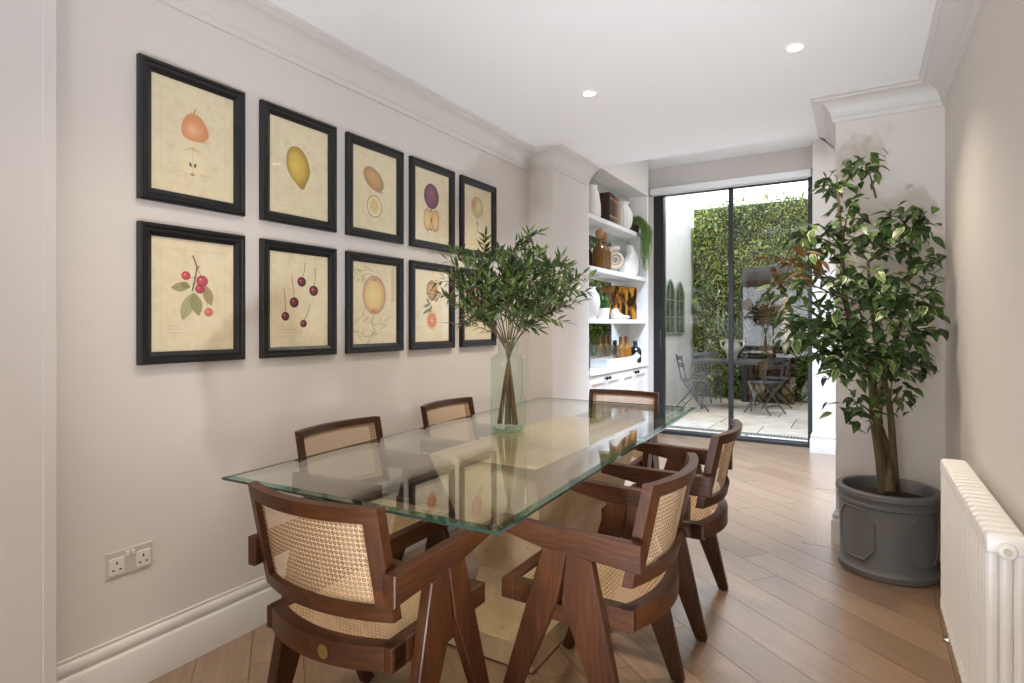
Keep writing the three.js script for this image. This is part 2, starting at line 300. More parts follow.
// opal globe pendants over the kitchen island behind the camera
{
  const opal = std({ color: '#ffffff', emissive: '#ffe6c8', emissiveIntensity: 1.2 });
  for (const [x, d, label] of [[-2.4, -2.0, 'opal globe pendant left of the kitchen island'], [-1.5, -2.0, 'opal globe pendant over the middle of the kitchen island'], [-0.6, -2.0, 'opal globe pendant right of the kitchen island']]) {
    const t = thing('pendant_lamp', label, 'pendant lamp', [x, 1.75, d], 0, 'opal globe pendants');
    mesh('globe', new THREE.SphereGeometry(0.14, 24, 16), opal, t); mesh('cord', cyl(0.003, 0.003, 0.66, 0, 0.47, 0, 8), darkFrame, t);
    const l = new THREE.PointLight(new THREE.Color().setRGB(1, 0.97, 0.93), PENDANT, 0, 2); l.castShadow = true; l.shadow.radius = 6; t.add(l);
  }
  // low floor uplights outside the frame that wash the ceiling
  for (const [x, d, cone, k, aim, label] of [[-0.35, 0.0, 0.55, 0.55, [-0.6, 2.3, -4.6], 'floor uplight aimed along the ceiling'], [-0.6, -0.6, 1.05, 0.42, [0, 2, 0], 'floor uplight to the left of the camera'], [0.22, 0.35, 0.8, 0.62, [-1.75, 2.3, -2.3], 'floor uplight by the right wall beside the camera']]) {
    const t = thing('floor_uplight', label, 'floor lamp', [x, 0, d], 0, 'floor uplights beside the camera');
    mesh('can', lathe([[0, 0], [0.07, 0], [0.072, 0.004], [0.072, 0.15], [0.066, 0.15], [0.064, 0.12], [0.06, 0.11]], 28), darkFrame, t);
    mesh('lens', cyl(0.06, 0.06, 0.004, 0, 0.112, 0, 24), opal, t);
    const s = new THREE.SpotLight(new THREE.Color().setRGB(0.86, 0.95, 1.08), UPLIGHT * k, 0, cone, 0.75, 2); s.position.set(0, 0.155, 0); s.target.position.set(aim[0], 0.155 + aim[1], aim[2]); s.castShadow = true; s.shadow.radius = 3; t.add(s, s.target);
  }
}

// ---------------------------------------------------------------- dining table
{
  const ang = 2.4 * Math.PI / 180, W = 1.056, L = 2.42, c = [(-1.81 - 0.85) / 2, (1.145 + 3.60) / 2];
  const t = thing('dining_table', 'rectangular clear glass dining table on a stepped travertine pedestal', 'table', [c[0], 0, c[1]], ang);
  const clear = phy({ color: '#fafdfb', transmission: 1, thickness: 0, roughness: 0, ior: 1.52 }), tint = phy({ color: '#a6d2c6', transmission: 1, thickness: 0, roughness: 0.02, ior: 1.52 });
  const edge = phy({ color: '#0f3029', roughness: 0.12, clearcoat: 0.6 });
  const y1 = 0.75, y0 = 0.738, b = 0.022, ins = 0.0035;
  const rect = (w, l, y) => [V(-w / 2, y, l / 2), V(w / 2, y, l / 2), V(w / 2, y, -l / 2), V(-w / 2, y, -l / 2)];
  const up = rect(W - 2 * b, L - 2 * b, y1), rim = rect(W, L, y1 - ins), low = rect(W, L, y0 + 0.001);
  mesh('glass_top', quads([up]), clear, t);
  mesh('glass_underside', quads([rect(W, L, y0).reverse()]), clear, t);
  mesh('bevel', quads([0, 1, 2, 3].map((i) => [rim[i], rim[(i + 1) % 4], up[(i + 1) % 4], up[i]])), tint, t);
  mesh('edge', quads([0, 1, 2, 3].map((i) => [low[i], low[(i + 1) % 4], rim[(i + 1) % 4], rim[i]])), edge, t);
  // pedestal, squared to the room
  const ped = new THREE.Group(); ped.name = 'pedestal'; ped.rotation.y = -ang; t.add(ped);
  const loc = (x, y, d) => V(x - c[0], y, -(d - c[1]));
  const frustum = (a, ya, e, ye) => {   // [x0, x1, d0, d1] at two heights
    const q = (r, y) => [loc(r[0], y, r[2]), loc(r[1], y, r[2]), loc(r[1], y, r[3]), loc(r[0], y, r[3])], lo = q(a, ya), hi = q(e, ye);
    return uvm(quads([...[0, 1, 2, 3].map((i) => [lo[i], lo[(i + 1) % 4], hi[(i + 1) % 4], hi[i]]), hi, lo.slice().reverse()]), 'x');
  };
  mesh('plinth', uvm(new RoundedBoxGeometry(0.45, 0.092, 1.16, 2, 0.004).translate(-1.225 - c[0], 0.054, -(2.38 - c[1])), 'x'), travertine, ped);
  mesh('plinth_foot', rbox(-1.44, -1.01, 0.0005, 0.008, 1.81, 2.95).translate(-c[0], 0, c[1]), std({ color: '#1c1a18', roughness: 0.9 }), ped);
  mesh('lower_block', frustum([-1.405, -1.06, 1.99, 2.79], 0.1, [-1.375, -1.07, 2.02, 2.76], 0.235), travertine, ped);
  mesh('upper_block', frustum([-1.375, -1.07, 2.02, 2.76], 0.235, [-1.47, -0.985, 1.80, 2.96], 0.737), travertine, ped);
}

// ---------------------------------------------------------------- cane armchairs
const CANE = 0.013;
function caneWeave(fn, x0, x1, y0, y1, inside = () => true) {   // ribbons woven over the surface fn(x, y, lift)
  const pos = [], nor = [], idx = []; const st = CANE / 2;
  const n3 = (x, y) => { const e = 1e-3, a = fn(x, y, 0), b = fn(x + e, y, 0).sub(a), c = fn(x, y + e, 0).sub(a); return b.cross(c).normalize(); };
  const ribbon = (ax, ay, bx, by, hw, lift) => {
    const len = Math.hypot(bx - ax, by - ay), k = Math.max(1, Math.round(len / st)), ux = (bx - ax) / len, uy = (by - ay) / len; let run = false;
    for (let i = 0; i < k; i++) {
      const p = [ax + (bx - ax) * i / k, ay + (by - ay) * i / k], q = [ax + (bx - ax) * (i + 1) / k, ay + (by - ay) * (i + 1) / k], m = [(p[0] + q[0]) / 2, (p[1] + q[1]) / 2];
      if (m[0] < x0 || m[0] > x1 || m[1] < y0 || m[1] > y1 || !inside(m[0], m[1])) { run = false; continue; }
      const put = (w) => { for (const s of [-1, 1]) { const x = w[0] - uy * hw * s, y = w[1] + ux * hw * s, v = fn(x, y, lift), nn = n3(x, y); pos.push(v.x, v.y, v.z); nor.push(nn.x, nn.y, nn.z); } };
      if (!run) put(p); put(q); const o = pos.length / 3 - 4; idx.push(o, o + 2, o + 1, o + 1, o + 2, o + 3); run = true;
    }
  };
  for (let x = Math.ceil(x0 / CANE) * CANE; x <= x1; x += CANE) for (const s of [-1, 1]) ribbon(x + s * 0.00105, y0, x + s * 0.00105, y1, 0.00085, 0.0004 * s);
  for (let y = Math.ceil(y0 / CANE) * CANE; y <= y1; y += CANE) for (const s of [-1, 1]) ribbon(x0, y + s * 0.00105, x1, y + s * 0.00105, 0.00085, -0.0004 * s);
    for (let k = Math.floor((x0 - y1) / CANE); k * CANE < x1 - y0; k++) ribbon(k * CANE + y0, y0, k * CANE + y1, y1, 0.00075, 0.0009);   // diagonals through the crossings
  for (let k = Math.floor((x0 + y0) / CANE); k * CANE < x1 + y1; k++) ribbon(k * CANE - y0, y0, k * CANE - y1, y1, 0.00075, -0.0009);
  const g = new THREE.BufferGeometry(); g.setAttribute('position', new THREE.Float32BufferAttribute(pos, 3)); g.setAttribute('normal', new THREE.Float32BufferAttribute(nor, 3)); g.setIndex(idx);
  return clean(g);
}
function slab(fn, x0, x1, y0, y1, th, nx = 12, ny = 2) {   // curved bar that follows fn
  const q = [], at = (i, j, s) => fn(x0 + (x1 - x0) * i / nx, y0 + (y1 - y0) * j / ny, s * th / 2);
  for (let i = 0; i < nx; i++) for (let j = 0; j < ny; j++) { q.push([at(i, j, 1), at(i + 1, j, 1), at(i + 1, j + 1, 1), at(i, j + 1, 1)], [at(i, j, -1), at(i, j + 1, -1), at(i + 1, j + 1, -1), at(i + 1, j, -1)]); }
  for (let i = 0; i < nx; i++) q.push([at(i, 0, -1), at(i + 1, 0, -1), at(i + 1, 0, 1), at(i, 0, 1)], [at(i, ny, 1), at(i + 1, ny, 1), at(i + 1, ny, -1), at(i, ny, -1)]);
  for (let j = 0; j < ny; j++) q.push([at(0, j, -1), at(0, j, 1), at(0, j + 1, 1), at(0, j + 1, -1)], [at(nx, j, 1), at(nx, j, -1), at(nx, j + 1, -1), at(nx, j + 1, 1)]);
  return toCreasedNormals(quads(q), 0.6);
}
function makeChair() {
  const t = thing('cane_armchair', 'x', 'chair', [0, 0, 0], 0, 'cane armchairs round the glass table');
  // seat: frame with a bowed rear rail, cane deck
  const hw = 0.232, zf = 0.218, zr = -0.205, bow = (x) => zr - 0.06 * (1 - (x / hw) ** 2), rw = 0.042, ys = 0.45, rh = 0.062;
  const frame = [];
  frame.push(box(2 * hw, rh, rw, 0, ys - rh / 2, zf - rw / 2, 0.003, 'x'));
  for (const s of [-1, 1]) frame.push(box(rw, rh, zf - rw - zr + 0.012, s * (hw - rw / 2), ys - rh / 2, (zf - rw + zr - 0.012) / 2, 0.003, 'z'));
  const rear = slab((x, y, w) => V(x, y, bow(x) + rw / 2 + w), -hw, hw, ys - rh, ys, rw, 16, 1); frame.push(uvm(rear, 'x'));
  mesh('seat_frame', merge(frame), teak, t);
  const deck = (x, z, l) => V(x, ys - 0.006 - 0.012 * Math.cos(x / hw * 1.4) * Math.cos((z - 0.0) / 0.24 * 1.3) + l, -z);
  const cs = caneWeave(deck, -hw + rw - 0.004, hw - rw + 0.004, -zf + rw - 0.004, 0.235, (x, z) => z < -bow(x) - rw + 0.006);
  tag(mesh('cane_seat', cs, caneMat, t), 'woven cane seat', null, null, 'stuff');
  // backrest, reclined and bowed
  const bw = 0.236, yb = 0.515, yt = 0.812, back = (x, y, l) => { const k = (y - yb) / (yt - yb); return V(x, y, -0.198 - 0.062 * k - 0.05 * (1 - (x / bw) ** 2) + l); };
  const rail = 0.039, bf = [], fr = 0.024;   // wide rails behind, a slim lip in front that frames the cane
  for (const [rw2, off, th] of [[rail, -0.006, 0.018], [fr, 0.009, 0.012]]) {
    const sh = (x, y, l) => back(x, y, l + off);
    bf.push(uvm(slab(sh, -bw, bw, yt - rw2, yt, th, 16, 1), 'x'), uvm(slab(sh, -bw, bw, yb, yb + rw2, th, 16, 1), 'x'));
    for (const s of [-1, 1]) bf.push(uvm(slab(sh, s > 0 ? bw - rw2 : -bw, s > 0 ? bw : -bw + rw2, yb + rw2, yt - rw2, th, 2, 4), 'y'));
  }
  const b = mesh('backrest', merge(bf), teak, t);
  const cb = caneWeave((x, y, l) => back(x, y, l + 0.0055), -bw + fr - 0.001, bw - fr + 0.001, yb + fr - 0.001, yt - fr + 0.001);
  tag(mesh('cane_back', cb, caneMat, b), 'woven cane panel', null, null, 'stuff');
  // arms and splayed legs
  const ax = 0.253, arm = [[-0.25, 0.572], [-0.25, 0.652], [0.0, 0.655], [0.205, 0.66], [0.205, 0.615], [0.06, 0.592]];
  for (const s of [-1, 1]) {
    const place = (g) => { g.rotateY(-Math.PI / 2); return g.translate(s * ax, 0, 0); };   // polygon x becomes chair z
    mesh('arm', uvm(place(shapeGeo(arm, 0.034, 0.003)), 'z'), teak, t);
    mesh('leg', uvm(place(shapeGeo([[-0.028, 0.592], [0.05, 0.594], [0.232, 0.006], [0.19, 0.006], [0.004, 0.44]], 0.034, 0.003)), 'y'), teak, t);
    mesh('leg', uvm(place(shapeGeo([[-0.105, 0.58], [-0.027, 0.592], [-0.012, 0.44], [-0.19, 0.006], [-0.232, 0.006]].map(([a, q], i) => [a, q]), 0.034, 0.003)), 'y'), teak, t);
    mesh('stretcher', box(0.03, 0.05, 0.16, s * 0.238, 0.40, 0, 0.003, 'z').translate(0, 0, -0.01), teak, t);
    for (const z of [0.211, -0.211]) mesh('foot_pad', cyl(0.014, 0.014, 0.006, s * ax, 0.003, z, 12), blackLacquer, t);
  }
  return t;
}
const chairs = [
  [-1.225, 1.275, Math.PI + 0.03, 'cane armchair with its back to the camera at the near end of the table'],
  [-0.757, 1.785, -Math.PI / 2, 'nearer cane armchair on the open floor side of the table'],
  [-0.757, 2.60, -Math.PI / 2 + 0.03, 'farther cane armchair on the open floor side of the table'],
  [-1.72, 1.815, Math.PI / 2 + 0.02, 'nearer cane armchair between the table and the picture wall'],
  [-1.765, 2.66, Math.PI / 2 + 0.04, 'farther cane armchair between the table and the picture wall'],
  [-1.34, 3.41, 0.02, 'cane armchair at the far end of the table by the shelves'],
];
{
  const c0 = makeChair();
  chairs.forEach(([x, d, a, label], i) => { const c = i ? copyOf(c0, label) : c0; c.userData.label = label; c.position.set(x, 0, -d); c.rotation.set(0, a, 0); });
  const m = mesh('medallion', cyl(0.018, 0.018, 0.003, 0, 0, 0, 24).rotateX(Math.PI / 2).translate(-0.045, 0.418, -0.2635), std({ color: '#8f7646', metalness: 0.7, roughness: 0.5 }), c0); tag(m, 'small round brass disc');
}

// ---------------------------------------------------------------- fruit prints in black frames
{
  const FW = 0.403, FH = 0.501, PWm = 0.315, PHm = 0.413;
  const prof = [[0, 0], [0, 0.02], [0.006, 0.026], [0.014, 0.026], [0.018, 0.021], [0.03, 0.021], [0.036, 0.016], [0.044, 0.012], [0.044, 0.004]];
  const fq = [];
  const ring = prof.map(([i, h]) => { const w = FW / 2 - i, k = FH / 2 - i; return [V(h, -k, w), V(h, -k, -w), V(h, k, -w), V(h, k, w)]; });   // hangs on x = 0, faces +x
  for (let j = 0; j + 1 < ring.length; j++) for (let i = 0; i < 4; i++) fq.push([ring[j][i], ring[j][(i + 1) % 4], ring[j + 1][(i + 1) % 4], ring[j + 1][i]]);
  const frameGeo = toCreasedNormals(quads(fq), 0.3), paperGeo = new THREE.PlaneGeometry(PWm + 0.004, PHm + 0.004).rotateY(Math.PI / 2).translate(0.0055, 0, 0), paneGeo = new THREE.PlaneGeometry(PWm + 0.003, PHm + 0.003).rotateY(Math.PI / 2).translate(0.0085, 0, 0);
  const backGeo = box(0.004, FH - 0.01, FW - 0.01, 0.002, 0, 0), cardMat = std({ color: '#6b5a44', roughness: 1 });
  const W = 320, H = 418;
  const paint = (draw, paper = '#e9dcba') => {
    const cv = document.createElement('canvas'); cv.width = W; cv.height = H; const g = cv.getContext('2d');
    g.fillStyle = paper; g.fillRect(0, 0, W, H);
    for (let i = 0; i < 500; i++) { g.fillStyle = `rgba(${rr(150, 200) | 0},${rr(120, 165) | 0},${rr(70, 110) | 0},${rr(0.01, 0.045)})`; const r = rr(2, 26); g.beginPath(); g.ellipse(rr(0, W), rr(0, H), r, r * rr(0.4, 1), rr(0, 3), 0, 7); g.fill(); }
    g.strokeStyle = 'rgba(150,115,70,0.22)'; g.lineWidth = 1.2; g.strokeRect(38, 40, W - 76, H - 80);
    g.globalAlpha = 0.84; g.translate(-6, -12); draw(g); const t = new THREE.CanvasTexture(cv); t.colorSpace = THREE.SRGBColorSpace; t.anisotropy = 8; return t;
  };
  const blob = (g, x, y, rx, ry, rot, stops, fx = -0.3, fy = -0.3) => {
    g.save(); g.translate(x, y); g.rotate(rot); g.scale(rx, ry);
    const gr = g.createRadialGradient(fx, fy, 0.05, 0, 0, 1); stops.forEach(([o, c]) => gr.addColorStop(o, c)); g.fillStyle = gr; g.beginPath(); g.arc(0, 0, 1, 0, 7); g.fill(); g.restore();
  };
  const pearShape = (g, x, y, s, rot, stops) => {
    g.save(); g.translate(x, y); g.rotate(rot); g.scale(s, s); const gr = g.createRadialGradient(-0.2, 0.1, 0.05, 0, 0.15, 1.05); stops.forEach(([o, c]) => gr.addColorStop(o, c)); g.fillStyle = gr;
    g.beginPath(); g.moveTo(0, -1); g.bezierCurveTo(0.6, -0.95, 0.95, -0.1, 0.9, 0.35); g.bezierCurveTo(0.8, 1, -0.8, 1, -0.9, 0.35); g.bezierCurveTo(-0.95, -0.1, -0.6, -0.95, 0, -1); g.fill(); g.restore();
  };
  const leaf = (g, x, y, l, w, rot, c) => { g.save(); g.translate(x, y); g.rotate(rot); g.fillStyle = c; g.beginPath(); g.moveTo(0, 0); g.quadraticCurveTo(l * 0.5, -w, l, 0); g.quadraticCurveTo(l * 0.5, w, 0, 0); g.fill(); g.strokeStyle = 'rgba(60,60,30,0.35)'; g.beginPath(); g.moveTo(0, 0); g.lineTo(l, 0); g.stroke(); g.restore(); };
  const line = (g, pts, c, w) => { g.strokeStyle = c; g.lineWidth = w; g.beginPath(); g.moveTo(...pts[0]); for (const p of pts.slice(1)) g.lineTo(...p); g.stroke(); };
  const scrawl = (g, x, y, n, w, c = 'rgba(70,55,40,0.55)') => { for (let r = 0; r < n; r++) { const pts = []; for (let i = 0; i < w; i += 3) pts.push([x + i + r * 4, y + r * 13 + rr(-3, 3)]); line(g, pts, c, 1); } };
  const dots = (g, x, y, rx, ry, n, c) => { for (let i = 0; i < n; i++) { const a = rr(0, 6.3), r = Math.sqrt(rnd()) * 0.85; g.fillStyle = c; g.beginPath(); g.arc(x + Math.cos(a) * rx * r, y + Math.sin(a) * ry * r, rr(0.6, 1.6), 0, 7); g.fill(); } };
  const cherry = (g, x, y, r, c1, c2) => { blob(g, x, y, r, r * 0.95, 0, [[0, '#f3c9bf'], [0.15, c1], [0.8, c2], [1, c2]]); };
  const prints = [
    ['orange-red pear above a cut half pear', 0, 0, paint((g) => {
      blob(g, 205, 215, 34, 9, -0.15, [[0, 'rgba(190,140,110,0.6)'], [1, 'rgba(190,140,110,0)']]);
      pearShape(g, 168, 172, 58, -0.12, [[0, '#f2b983'], [0.45, '#e2955a'], [0.85, '#d5814a'], [1, '#cd9a55']]); dots(g, 168, 180, 45, 45, 60, 'rgba(160,60,40,0.35)'); line(g, [[164, 116], [168, 102], [172, 98]], '#6a4a2a', 3);
      pearShape(g, 160, 300, 56, 0, [[0, '#efe3c0'], [0.8, '#ecdcb2'], [1, '#d9b97c']]); line(g, [[160, 246], [160, 350]], 'rgba(190,150,90,0.7)', 2);
      for (const s of [-1, 1]) { g.save(); g.translate(160 + s * 9, 312); g.rotate(s * 0.3); g.fillStyle = '#3d2516'; g.beginPath(); g.ellipse(0, 0, 4, 9, 0, 0, 7); g.fill(); g.restore(); } blob(g, 160, 348, 14, 6, 0, [[0, '#7d5427'], [1, 'rgba(125,84,39,0)']]); blob(g, 210, 345, 30, 8, 0, [[0, 'rgba(200,160,130,0.5)'], [1, 'rgba(200,160,130,0)']]);
      scrawl(g, 74, 322, 4, 30, 'rgba(120,100,80,0.4)'); })],
    ['single yellow lemon-like quince', 1, 0, paint((g) => {
      g.save(); g.translate(158, 205); g.rotate(-0.22); g.scale(62, 88); const gr = g.createRadialGradient(-0.25, -0.1, 0.05, 0, 0, 1); gr.addColorStop(0, '#e3c552'); gr.addColorStop(0.6, '#d2ac38'); gr.addColorStop(0.9, '#a98328'); gr.addColorStop(1, '#977a34'); g.fillStyle = gr; g.beginPath(); g.moveTo(0, -1); g.bezierCurveTo(0.7, -1, 1.02, -0.4, 1, 0.1); g.bezierCurveTo(0.98, 0.6, 0.4, 0.85, 0.16, 1.14); g.lineTo(-0.12, 1.14); g.bezierCurveTo(-0.35, 0.85, -1, 0.5, -1, 0); g.bezierCurveTo(-1, -0.5, -0.7, -1, 0, -1); g.fill(); g.restore();
      dots(g, 160, 215, 48, 70, 60, 'rgba(110,85,20,0.4)'); for (let i = 0; i < 6; i++) line(g, [[150 + i * 7, 135], [165 + i * 9, 200], [168 + i * 6, 275]], 'rgba(150,115,30,0.25)', 2); scrawl(g, 60, 370, 1, 50, 'rgba(120,100,80,0.35)'); })],
    ['tan kiwi-shaped fruit above a pale slice', 2, 0, paint((g) => {
      blob(g, 205, 218, 40, 9, -0.1, [[0, 'rgba(90,85,95,0.55)'], [1, 'rgba(90,85,95,0)']]);
      blob(g, 155, 160, 78, 52, 0.5, [[0, '#cf9f63'], [0.6, '#bd8d55'], [0.92, '#a2764a'], [1, '#8c7350']], -0.2, -0.2); dots(g, 155, 160, 60, 44, 70, 'rgba(120,75,35,0.3)'); blob(g, 207, 202, 10, 8, 0.6, [[0, '#8a8457'], [1, 'rgba(138,132,87,0)']]);
      blob(g, 160, 300, 54, 58, 0, [[0, '#f2ead0'], [0.86, '#efe4c4'], [0.9, '#b98f56'], [1, '#a37d4c']], 0, 0); blob(g, 158, 298, 38, 42, 0, [[0, '#efe0a8'], [0.4, '#d9b66e'], [0.8, '#e6cd8f'], [1, '#dec88d']], 0, 0); for (let i = 0; i < 9; i++) { const a = i * 0.7; line(g, [[158, 298], [158 + Math.cos(a) * 34, 298 + Math.sin(a) * 38]], 'rgba(160,115,60,0.4)', 1.4); } scrawl(g, 80, 345, 2, 60, 'rgba(120,100,80,0.3)'); })],
    ['purple plum above two cut halves', 3, 0, paint((g) => {
      blob(g, 158, 160, 68, 74, 0, [[0, '#9d4a55'], [0.35, '#7d3757'], [0.8, '#5f2c50'], [1, '#4c2848']], 0.1, -0.25); dots(g, 158, 160, 55, 60, 50, 'rgba(190,120,130,0.35)'); blob(g, 150, 92, 16, 6, 0, [[0, '#4a2a30'], [1, 'rgba(74,42,48,0)']]);
      for (const s of [-1, 1]) { blob(g, 158 + s * 36, 300, 36, 66, s * 0.05, [[0, '#efd69b'], [0.7, '#e4bd78'], [0.95, '#c98c50'], [1, '#a9663c']], 0, 0); } blob(g, 158, 246, 12, 12, 0, [[0, '#2b2118'], [1, 'rgba(43,33,24,0)']]); blob(g, 156, 300, 7, 16, 0, [[0, '#4b2d1a'], [1, 'rgba(75,45,26,0)']]); blob(g, 158, 356, 14, 9, 0, [[0, '#2b2118'], [1, 'rgba(43,33,24,0)']]); scrawl(g, 100, 385, 1, 80, 'rgba(120,100,80,0.35)'); })],
    ['green-red peach above a stemmed glass', 4, 0, paint((g) => {
      blob(g, 160, 140, 66, 68, 0, [[0, '#e4d9a0'], [0.55, '#cfc083'], [1, '#b09a5e']], 0.2, -0.1); blob(g, 120, 118, 34, 44, 0.3, [[0, 'rgba(214,92,78,0.9)'], [1, 'rgba(214,92,78,0)']], 0, 0); line(g, [[160, 205], [160, 300]], 'rgba(110,90,80,0.7)', 4); line(g, [[120, 330], [160, 296], [200, 330]], 'rgba(130,110,95,0.6)', 3); blob(g, 160, 250, 26, 14, 0, [[0, 'rgba(110,95,90,0.5)'], [1, 'rgba(110,95,90,0)']]); })],
    ['red crab apples on a twig with olive leaves', 0, 1, paint((g) => {
      line(g, [[160, 70], [176, 112], [170, 150], [158, 205]], '#6a4b45', 6); line(g, [[172, 120], [188, 108]], '#6a4b45', 4); line(g, [[178, 118], [196, 155]], '#7a5548', 2.5); line(g, [[170, 150], [132, 160]], '#7a6a48', 2); line(g, [[166, 170], [186, 195]], '#7a5548', 2);
      leaf(g, 150, 186, 72, 34, Math.PI - 0.15, '#9a9464'); leaf(g, 150, 192, 40, 26, Math.PI + 0.4, '#8b8350'); leaf(g, 160, 212, 110, 46, 1.95, '#a7a375'); leaf(g, 164, 210, 90, 46, 1.35, '#8f8c5c'); leaf(g, 206, 178, 84, 40, 1.25, '#9d8d5a');
      cherry(g, 134, 148, 17, '#e0455a', '#b3223c'); cherry(g, 196, 165, 23, '#d8415c', '#a82a48'); cherry(g, 187, 196, 18, '#d02f4e', '#9c1c36'); cherry(g, 222, 283, 17, '#e0705e', '#c4544a'); line(g, [[205, 190], [220, 270]], 'rgba(110,90,60,0.7)', 2);
      scrawl(g, 62, 335, 3, 46); scrawl(g, 215, 345, 1, 40, 'rgba(120,90,60,0.35)'); })],
    ['five dark cherries on long stalks', 1, 1, paint((g) => {
      for (const [x, y, r, sx, sy] of [[176, 138, 23, 196, 48], [243, 175, 25, 252, 68], [136, 232, 24, 120, 114], [90, 294, 20, 82, 170], [186, 326, 18, 222, 238]]) { line(g, [[x, y - r * 0.6], [(x + sx) / 2 + 4, (y + sy) / 2], [sx, sy]], '#5d4a2e', 2.6); cherry(g, x, y, r, '#8e2233', '#3c0d1c'); dots(g, x, y, r * 0.6, r * 0.6, 6, 'rgba(230,170,120,0.6)'); } scrawl(g, 56, 352, 1, 90); scrawl(g, 70, 368, 2, 110, 'rgba(110,85,55,0.4)'); scrawl(g, 230, 362, 1, 30, 'rgba(110,85,55,0.4)'); })],
    ['large golden mango with faded foliage', 2, 1, paint((g) => {
      for (let i = 0; i < 26; i++) leaf(g, rr(20, 120), rr(30, 120), rr(30, 60), 8, rr(0, 6.3), 'rgba(190,170,110,0.3)'); for (let i = 0; i < 30; i++) leaf(g, rr(20, 230), rr(290, 400), rr(40, 80), 12, rr(0, 6.3), 'rgba(195,170,100,0.28)'); g.fillStyle = 'rgba(190,150,90,0.35)'; g.fillRect(285, 20, 26, 190);
      blob(g, 160, 178, 84, 100, 0, [[0, '#f0dda0'], [0.6, '#ecca86'], [0.85, '#d7aa74'], [1, '#a98590']], -0.2, 0); blob(g, 158, 262, 34, 16, 0, [[0, '#c8862c'], [1, 'rgba(200,134,44,0)']]); blob(g, 162, 100, 20, 6, 0, [[0, '#6f5a70'], [1, 'rgba(111,90,112,0)']]); line(g, [[190, 92], [214, 118]], 'rgba(110,90,112,0.7)', 4); })],
    ['brown melon, leaves and a halved blood orange', 3, 1, paint((g) => {
      blob(g, 164, 130, 52, 60, 0, [[0, '#d39b55'], [0.6, '#b9823f'], [1, '#8a6a35']], -0.2, -0.2); for (let i = -3; i < 4; i++) line(g, [[164 + i * 10, 78], [164 + i * 15, 130], [164 + i * 10, 184]], 'rgba(110,75,30,0.35)', 2); leaf(g, 150, 215, 60, 16, -2.4, '#5b6b4c'); leaf(g, 150, 210, 70, 18, -3.4, '#65745a'); leaf(g, 150, 235, 80, 18, 2.7, '#56684e'); leaf(g, 160, 215, 66, 20, 2.0, '#4f6148'); leaf(g, 195, 200, 50, 14, -0.9, '#66765a');
      blob(g, 162, 305, 50, 54, 0, [[0, '#d96b35'], [0.75, '#d2612f'], [0.84, '#f0d9b4'], [0.93, '#e1a35c'], [1, '#c98242']], 0, 0); for (let i = 0; i < 10; i++) { const a = i * 0.628; line(g, [[162, 305], [162 + Math.cos(a) * 38, 305 + Math.sin(a) * 42]], 'rgba(245,215,170,0.75)', 2); } g.fillStyle = '#f3e2c4'; g.beginPath(); g.arc(162, 305, 5, 0, 7); g.fill(); g.fillStyle = 'rgba(248,243,226,0.55)'; g.fillRect(255, 0, 65, H); })],
    ['pale pink fruit half hidden by the olive branches', 4, 1, paint((g) => { blob(g, 150, 150, 60, 66, 0, [[0, '#eebfae'], [0.7, '#d99a88'], [1, '#b4766a']]); leaf(g, 150, 230, 90, 24, 0.5, '#9aa079'); blob(g, 160, 330, 70, 12, 0, [[0, 'rgba(150,130,140,0.4)'], [1, 'rgba(150,130,140,0)']]); scrawl(g, 60, 360, 2, 70, 'rgba(120,100,80,0.35)'); })],
  ];
  const cols = [1.2485, 1.727, 2.1975, 2.663, 3.136], rows = [1.941, 1.361];
  for (const [what, c, r, map] of prints) {
    const t = thing('picture_frame', 'black-framed print of ' + what, 'picture', [WL + 0.001, rows[r] , cols[c]], 0, 'framed fruit prints on the wall');
    mesh('frame', frameGeo, blackLacquer, t); mesh('backing', backGeo, cardMat, t); mesh('print', paperGeo, std({ map, roughness: 0.9 }), t); mesh('pane', paneGeo, glassPane, t);
  }
}

// ---------------------------------------------------------------- double wall socket
{
  const t = thing('wall_socket', 'white double wall socket with switches above the skirting', 'socket', [WL, 0.442, 1.025]);
  const w = std({ color: '#e6e1da', roughness: 0.35 }), dk = std({ color: '#1d1b19', roughness: 0.7 });
  mesh('plate', box(0.006, 0.086, 0.147, 0.003, 0, 0, 0.002), std({ color: '#d2c9c0', roughness: 0.35, metalness: 0.1 }), t);
  for (const s of [-1, 1]) {
    mesh('outlet', box(0.003, 0.056, 0.046, 0.0065, -0.006, s * 0.042, 0.0012), w, t);
    mesh('switch', box(0.006, 0.018, 0.011, 0.008, 0.026, s * 0.009, 0.002), w, t);
    for (const [y, z, h, l] of [[0.008, 0, 0.009, 0.005], [-0.014, 0.011, 0.005, 0.0075], [-0.014, -0.011, 0.005, 0.0075]]) mesh('pin_hole', box(0.001, h, l, 0.0081, y - 0.004, s * 0.042 + z), dk, t);
  }
}

